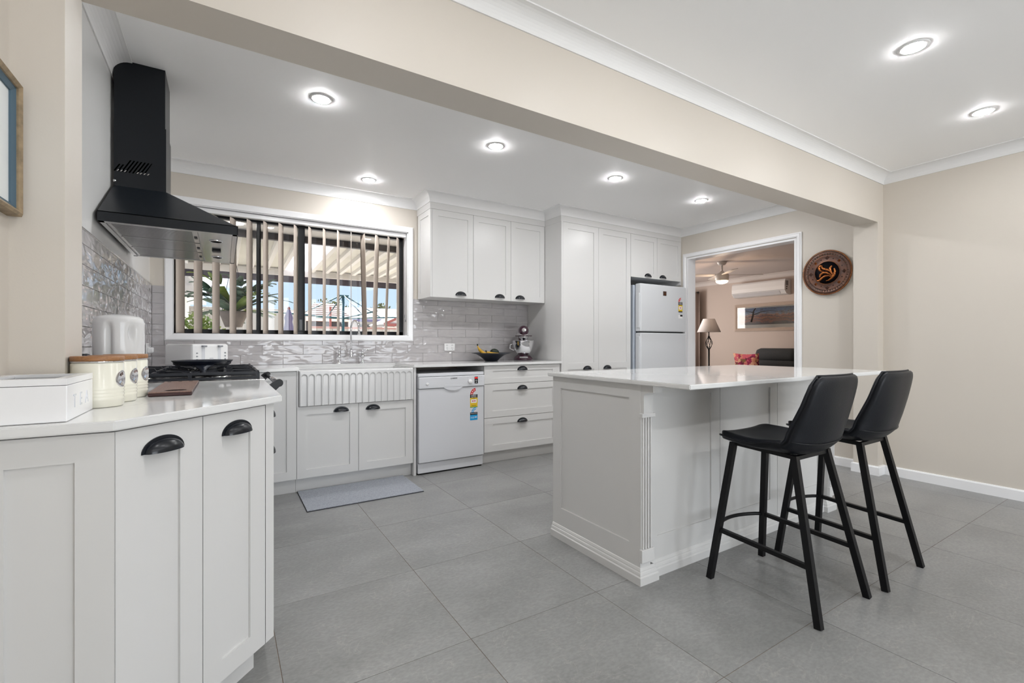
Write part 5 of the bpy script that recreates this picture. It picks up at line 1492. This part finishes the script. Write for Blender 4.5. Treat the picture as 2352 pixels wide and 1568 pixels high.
# ================================================================ outside the window
struct(MB().box(-30, 40, 4.43, 60, -.3, -.02).build('ground', M['ground']))
struct(MB().box(-30, 40, -40, YF - .13, -.3, -.02).build('ground', M['ground']))
eav = struct(MB().box(-3, 4.6, 4.43, 5.30, 2.20, 2.24).build('soffit', M['soffit']))
props(MB().box(-3, 4.6, 5.30, 5.36, 2.134, 2.30).build('eave_fascia', M['fascia']), 'dark fascia board along the eave outside the window', 'fascia')
o = MB().lathe([(.055, 0), (.055, -.006), (.045, -.008), (0, -.008)], (0, 0, 0), 28).build('porch_light', M['lens'], loc=(.108, 5.05, 2.199)); props(o, 'round lit downlight in the eave outside the window', 'ceiling light')
def patio():
    o = thing('patio_roof', 'cream ribbed patio roof outside the window with one clear sheet', 'patio roof', (1.2, 6.7, 2.3))
    def zz(y): return 2.585 - .042 * y
    def sheet(x0, x1, m, nm): MB().add([(x0, 5.37, zz(5.37)), (x1, 5.37, zz(5.37)), (x1, 8.16, zz(8.16)), (x0, 8.16, zz(8.16)), (x0, 5.37, zz(5.37) + .004), (x1, 5.37, zz(5.37) + .004), (x1, 8.16, zz(8.16) + .004), (x0, 8.16, zz(8.16) + .004)],
              [(0, 1, 2, 3), (4, 7, 6, 5), (0, 4, 5, 1), (1, 5, 6, 2), (2, 6, 7, 3), (3, 7, 4, 0)]).build(nm, m, o)
    sheet(-4, .79, M['deck_roof'], 'roof_sheet'); sheet(.79, 1.21, M['poly'], 'clear_sheet'); sheet(1.21, 7, M['deck_roof'], 'roof_sheet')
    first = None
    for i in range(-11, 27):
        x = 1.21 + .2135 * i
        if x > .80 and x < 1.19: pass
        m = M['poly'] if .80 < x < 1.19 else M['beam_out']
        if first is None or m is M['poly']:
            r = MB().prism([(x - .042, 5.37, zz(5.37) - .001), (x + .042, 5.37, zz(5.37) - .001), (x + .026, 5.37, zz(5.37) - .042), (x - .026, 5.37, zz(5.37) - .042)], (0, 2.79, -.042 * 2.79)).build('roof_rib', m, o)
            if first is None: first = (r, x)
        else:
            r = first[0].copy(); C.objects.link(r); r.location = (x - first[1], 0, 0)
    MB().box(-4, 7, 8.00, 8.06, 2.138, 2.225).build('beam', M['beam_out'], o)
    MB().prism([(-4, 8.14, 2.045), (-4, 8.26, 2.06), (-4, 8.27, 2.15), (-4, 8.14, 2.15)], (11, 0, 0)).build('gutter', M['gutter'], o)
    for x in (-3.9, 4.5): MB().bbox(x - .04, x + .04, 7.99, 8.07, -.02, 2.138, .004).build('post', M['beam_out'], o)
    MB().tube([(-.10, 8.20, 2.06), (-.10, 8.20, 1.93), (-.14, 8.17, 1.86), (-.20, 8.15, 1.83)], .045, 10).build('downpipe', M['gutter'], o)
patio()

def staghorn():
    c = Vector((.100, 6.20, 1.26))
    o = thing('staghorn_fern', 'staghorn fern in a hanging clay pot outside the window', 'potted plant', tuple(c))
    MB().lathe([(0, 0), (.085, 0), (.135, .14), (.150, .165), (.150, .178), (.138, .178), (.125, .14), (0, .135)], tuple(c), 32).build('pot', M['terra'], o)
    for k in range(3):
        a = 2 * PI * k / 3 + .4; MB().tube([c + Vector((.145 * math.cos(a), .145 * math.sin(a), .17)), c + Vector((0, 0, .85)), ], .003, 5).build('chain', M['legs'], o)
    MB().tube([c + Vector((0, 0, .85)), c + Vector((0, 0, 1.06))], .003, 5).build('hook', M['legs'], o)
    R = random.Random(3)
    for k in range(24):
        a = 2 * PI * k / 34 * 3.0 + R.uniform(-.3, .3); up = R.uniform(.35, 1.6) if (k % 3 or math.sin(a) < -.2) else R.uniform(.05, .4); L = R.uniform(.38, .60)
        u = Vector((math.cos(a), math.sin(a) * .8, 0)); base = c + Vector((0, 0, .175)) + u * .03; mb = MB()
        def strip(p, d, L_, w0, w1, droop, n=6):
            sd = d.cross(Vector((0, 0, 1))); sd = sd.normalized() if sd.length > .1 else Vector((1, 0, 0)); vs = []; q = Vector(p); dd = Vector(d)
            for i in range(n + 1):
                f = i / n; w_ = w0 + (w1 - w0) * f + .012 * math.sin(PI * f); nn = dd.cross(sd) * .003
                vs += [q + sd * w_ + nn, q - sd * w_ + nn, q - sd * w_ - nn, q + sd * w_ - nn]
                dd = (dd + Vector((0, 0, -droop / n))).normalized(); q = q + dd * (L_ / n)
            fs = [(i * 4 + t_, i * 4 + (t_ + 1) % 4, (i + 1) * 4 + (t_ + 1) % 4, (i + 1) * 4 + t_) for i in range(n) for t_ in range(4)] + [(0, 1, 2, 3), (4 * n + 3, 4 * n + 2, 4 * n + 1, 4 * n)]
            mb.add(vs, fs, True); return q, dd, sd
        d = (u + Vector((0, 0, up))).normalized()
        q, dd, sd = strip(base, d, L * .56, .028, .066, .30)
        for s_ in (-.75, .0, .7):
            q2, d2, _ = strip(q - dd * .02, (dd + sd * s_).normalized(), L * R.uniform(.26, .38), .036, .012, .25, 4)
            if s_ and R.random() < .6: strip(q2 - d2 * .06, (d2 + sd * s_).normalized(), L * .2, .016, .005, .3, 3)
        mb.build('frond', M['leaf'] if k % 7 else M['leaf2'], o)
staghorn()

def shrub(name, label, c, sx, sy, z0, z1, n, m, cat='shrub', size=.05, seed=1):
    R = random.Random(seed); o = thing(name, label, cat, (c[0], c[1], 0)); mb = MB()
    for i in range(n):
        th, ph = R.uniform(0, 2 * PI), math.acos(R.uniform(-1, 1)); rr = R.uniform(.35, 1) ** .6
        p = Vector((c[0] + sx * rr * math.sin(ph) * math.cos(th), c[1] + sy * rr * math.sin(ph) * math.sin(th), (z0 + z1) / 2 + (z1 - z0) / 2 * rr * math.cos(ph)))
        a = Vector((R.uniform(-1, 1), R.uniform(-1, 1), R.uniform(-.6, 1))).normalized() * size * R.uniform(.7, 1.4); b_ = a.cross(Vector((R.uniform(-1, 1), R.uniform(-1, 1), R.uniform(-1, 1)))).normalized() * size * .38
        mb.add([p, p + a * .5 + b_, p + a, p + a * .5 - b_], [(0, 1, 2, 3)])
    props(mb.build('foliage', m, o, fixn=False), kind='stuff')
    MB().tube([(c[0], c[1], 0), (c[0] + .03, c[1], (z0 + z1) / 2)], [.03, .015], 8).build('stem', M['brickred'], o)
shrub('leafy_shrub', 'yellow green leafy shrub at the left of the window view', (-.30, 8.3), .30, .4, .5, 1.56, 900, M['leaf2'], size=.075, seed=4)
shrub('dark_shrub', 'dark green shrub behind the yellow green one outside', (-.30, 9.6), .26, .3, .4, 1.42, 400, M['leaf'], size=.08, seed=9)
for k, (x, y, s_, zt) in enumerate(((5.2, 27.5, 1.2, 3.6), (7.5, 26, .6, 3.3), (9.8, 26, 1.4, 3.55))):
    shrub('gum_tree', ['olive gum tree behind the tiled roof outside', 'small gum tree behind the pale metal roof outside', 'gum tree at the right end of the window view'][k], (x, y), s_, 1.0, 1.9, zt, 700, M['treeleaf'], cat='tree', size=.16, seed=20 + k)

def fence(label, x0, x1, y, h, cap):
    o = thing('steel_fence', label, 'fence', ((x0 + x1) / 2, y, 0)); x = x0; n = 0; first = None
    while x < x1:
        if first is None:
            pr = [(x, y - .012), (x + .03, y - .030), (x + .12, y - .030), (x + .15, y - .012), (x + .199, y - .012), (x + .199, y), (x, y)]
            first = (MB().poly(pr, 0, h).build('panel', M['fence'], o), x)
        else:
            r = first[0].copy(); C.objects.link(r); r.location = (x - first[1], 0, 0)
        x += .2
    MB().bbox(x0, x1, y - .035, y + .01, h - .01, h + .045, .004).build('cap_rail', cap, o)
fence('tall cream steel fence at the left of the yard outside', -.7, 1.88, 13.6, 1.93, M['fence'])
fence('low cream steel fence with pinkish cap rail across the yard outside', 1.96, 7.5, 13.6, 1.50, M['fencecap'])
fence('short pink capped fence behind the shrubs outside', -.7, 1.2, 11.0, 1.30, M['fencecap'])

def wing():
    o = thing('side_building', 'white side building wall and eave at the left of the window view', 'building', (-1.4, 10, 0))
    MB().box(-2.2, -.80, 8.9, 16, 0, 2.25).build('wall', M['beam_out'], o)
    MB().prism([(-.50, 6.6, 2.30), (-.50, 6.6, 2.20), (-1.6, 6.6, 2.20), (-2.4, 6.6, 2.85)], (0, 9.6, 0)).build('roof', M['metal_roof'], o)
    MB().bbox(-.52, -.42, 6.6, 16.2, 2.205, 2.30, .01).build('gutter', M['trimw'], o)
wing()

def hoist():
    c = Vector((2.545, 12.08, 0)); o = thing('clothes_hoist', 'teal rotary clothes hoist standing in the yard outside', 'clothes line', tuple(c))
    MB().tube([c, c + Vector((0, 0, 2.27))], .034, 14).build('pole', M['hoist'], o)
    MB().bbox(c.x - .13, c.x + .13, c.y - .05, c.y + .05, 2.255, 2.285, .006).build('head', M['hoist'], o)
    for k in range(4):
        a = math.radians(12 + 90 * k); u = Vector((math.cos(a), math.sin(a), 0))
        ar = MB().tube([c + Vector((0, 0, 1.70)), c + u * 1.75 + Vector((0, 0, 1.80))], .020, 8).build('arm', M['hoist'], o)
        MB().tube([c + Vector((0, 0, 2.255)) + u * .08, c + u * 1.02 + Vector((0, 0, 1.765))], .014, 8).build('strut', M['hoist'], ar)
    for r in (.7, 1.1, 1.5, 1.72):
        pts = [c + Vector((r * math.cos(math.radians(12 + 90 * k)), r * math.sin(math.radians(12 + 90 * k)), 1.70 + .1 * r / 1.75)) for k in range(4)]
        MB().tube(pts, .003, 4, closed=True).build('line_wire', M['greyink'], o)
hoist()

def umbrella():
    c = Vector((.978, 9.0, 0)); o = thing('garden_umbrella', 'folded lilac garden umbrella standing in the yard outside', 'umbrella', tuple(c))
    MB().tube([c, c + Vector((0, 0, 1.70))], .018, 10).build('pole', M['brickred'], o)
    nu = 36; vs = []
    for z, r in ((.75, .11), (1.0, .10), (1.25, .085), (1.40, .06), (1.46, .050), (1.52, .062), (1.64, .03), (1.67, .02)):
        for j_ in range(nu): a = 2 * PI * j_ / nu; q = r * (1 + .22 * math.sin(a * 8)); vs.append((c.x + q * math.cos(a), c.y + q * math.sin(a), z))
    MB().add(vs, [(i * nu + j_, i * nu + (j_ + 1) % nu, (i + 1) * nu + (j_ + 1) % nu, (i + 1) * nu + j_) for i in range(7) for j_ in range(nu)], True).build('folded_canopy', M['cloth'], o)
    MB().lathe([(.02, 0), (.028, .02), (.012, .05), (0, .055)], c + Vector((0, 0, 1.67)), 14).build('finial', M['brickred'], o)
umbrella()

def houses():
    o = thing('tiled_house', 'neighbour house with weathered terracotta tiled roof outside', 'house', (3.6, 21, 0))
    MB().box(2.9, 4.5, 19.6, 23, 0, 2.15).build('wall', M['soffit'], o)
    rf = MB().prism([(2.6, 19.3, 2.12), (4.4, 19.3, 2.12), (4.05, 21, 2.78), (3.25, 21, 2.78)], (0, .05, 0)).build('roof', M['terracotta_tile'], o)
    n = 7
    for r in range(n):
        f0, f1 = r / n, (r + 1) / n
        xa, xb = 2.6 + .65 * f0, 4.4 - .35 * f0; xc, xd = 2.6 + .65 * f1, 4.4 - .35 * f1; y0, y1 = 19.3 + 1.7 * f0, 19.3 + 1.7 * f1; z0, z1 = 2.12 + .66 * f0, 2.12 + .66 * f1
        MB().add([(xa, y0 - .03, z0 + .02), (xb, y0 - .03, z0 + .02), (xd, y1, z1), (xc, y1, z1), (xa, y0 - .03, z0 - .02), (xb, y0 - .03, z0 - .02)], [(0, 1, 2, 3), (4, 5, 1, 0)]).build('tile_course', M['terracotta_tile'], rf)
    MB().box(2.6, 4.4, 19.22, 19.32, 2.04, 2.13).build('gutter', M['brickred'], o)
    MB().box(3.1, 3.5, 19.58, 19.6, 1.2, 1.9).build('window', M['glassblack'], o)
    o = thing('garden_shed', 'low shed with orange tiled roof behind the yard fence outside', 'shed', (3.2, 17.5, 0))
    MB().box(2.35, 3.75, 17, 18.2, 0, 1.85).build('wall', M['fascia'], o)
    MB().prism([(2.25, 16.9, 1.84), (3.85, 16.9, 1.84), (3.70, 17.5, 2.02), (2.45, 17.5, 2.02)], (0, .05, .0)).build('roof', M['orange_tile'], o)
    MB().bbox(3.10, 3.17, 16.86, 16.93, 0, 2.35, .005).build('post', M['brickred'], o)
    o = thing('metal_roof_house', 'long neighbour house with pale metal roof outside', 'house', (6, 22, 0))
    MB().box(4.3, 9.5, 20.4, 24, 0, 2.12).build('wall', M['soffit'], o)
    MB().prism([(4.0, 20, 2.10), (9.8, 20, 2.10), (9.3, 21.8, 2.72), (4.3, 21.8, 2.72)], (0, .05, 0)).build('roof', M['metal_roof'], o)
    rb = MB()
    MB().box(4.0, 9.8, 19.92, 20.02, 2.0, 2.12).build('gutter', M['cloth'], o)
    MB().box(4.3, 9.5, 20.38, 20.40, 1.62, 1.70).build('wall_band', M['cloth'], o)
    for x in (4.9, 6.0): MB().box(x, x + .5, 20.36, 20.4, 1.2, 1.9).build('window', M['glassblack'], o)
    o = thing('gabled_pergola', 'white pergola with red gable trim at the right of the window view', 'pergola', (6.2, 17, 0))
    MB().prism([(5.0, 16.6, 1.80), (7.4, 16.6, 1.80), (6.35, 16.6, 2.36), (6.20, 16.6, 2.36)], (0, 2.4, 0)).build('roof', M['metal_roof'], o)
    MB().tube([(4.9, 16.55, 1.78), (6.28, 16.55, 2.40), (7.6, 16.55, 1.78)], .045, square=True).build('barge_board', M['brickred'], o)
    MB().box(4.9, 7.6, 16.5, 16.56, 1.70, 1.80).build('fascia', M['brickred'], o)
    g = MB().tube([(5.75, 16.5, 1.84), (5.95, 16.5, 2.18)], .03, square=True).tube([(5.95, 16.5, 2.18), (6.25, 16.5, 1.86)], .03, square=True).tube([(6.25, 16.5, 1.86), (6.25, 16.5, 2.3)], .03, square=True).build('gable_strut', M['trimw'], o)
    MB().box(5.0, 7.4, 16.9, 17.1, 0, 1.7).build('wall', M['yellowwall'] if 'yellowwall' in M else M['soffit'], o)
houses()
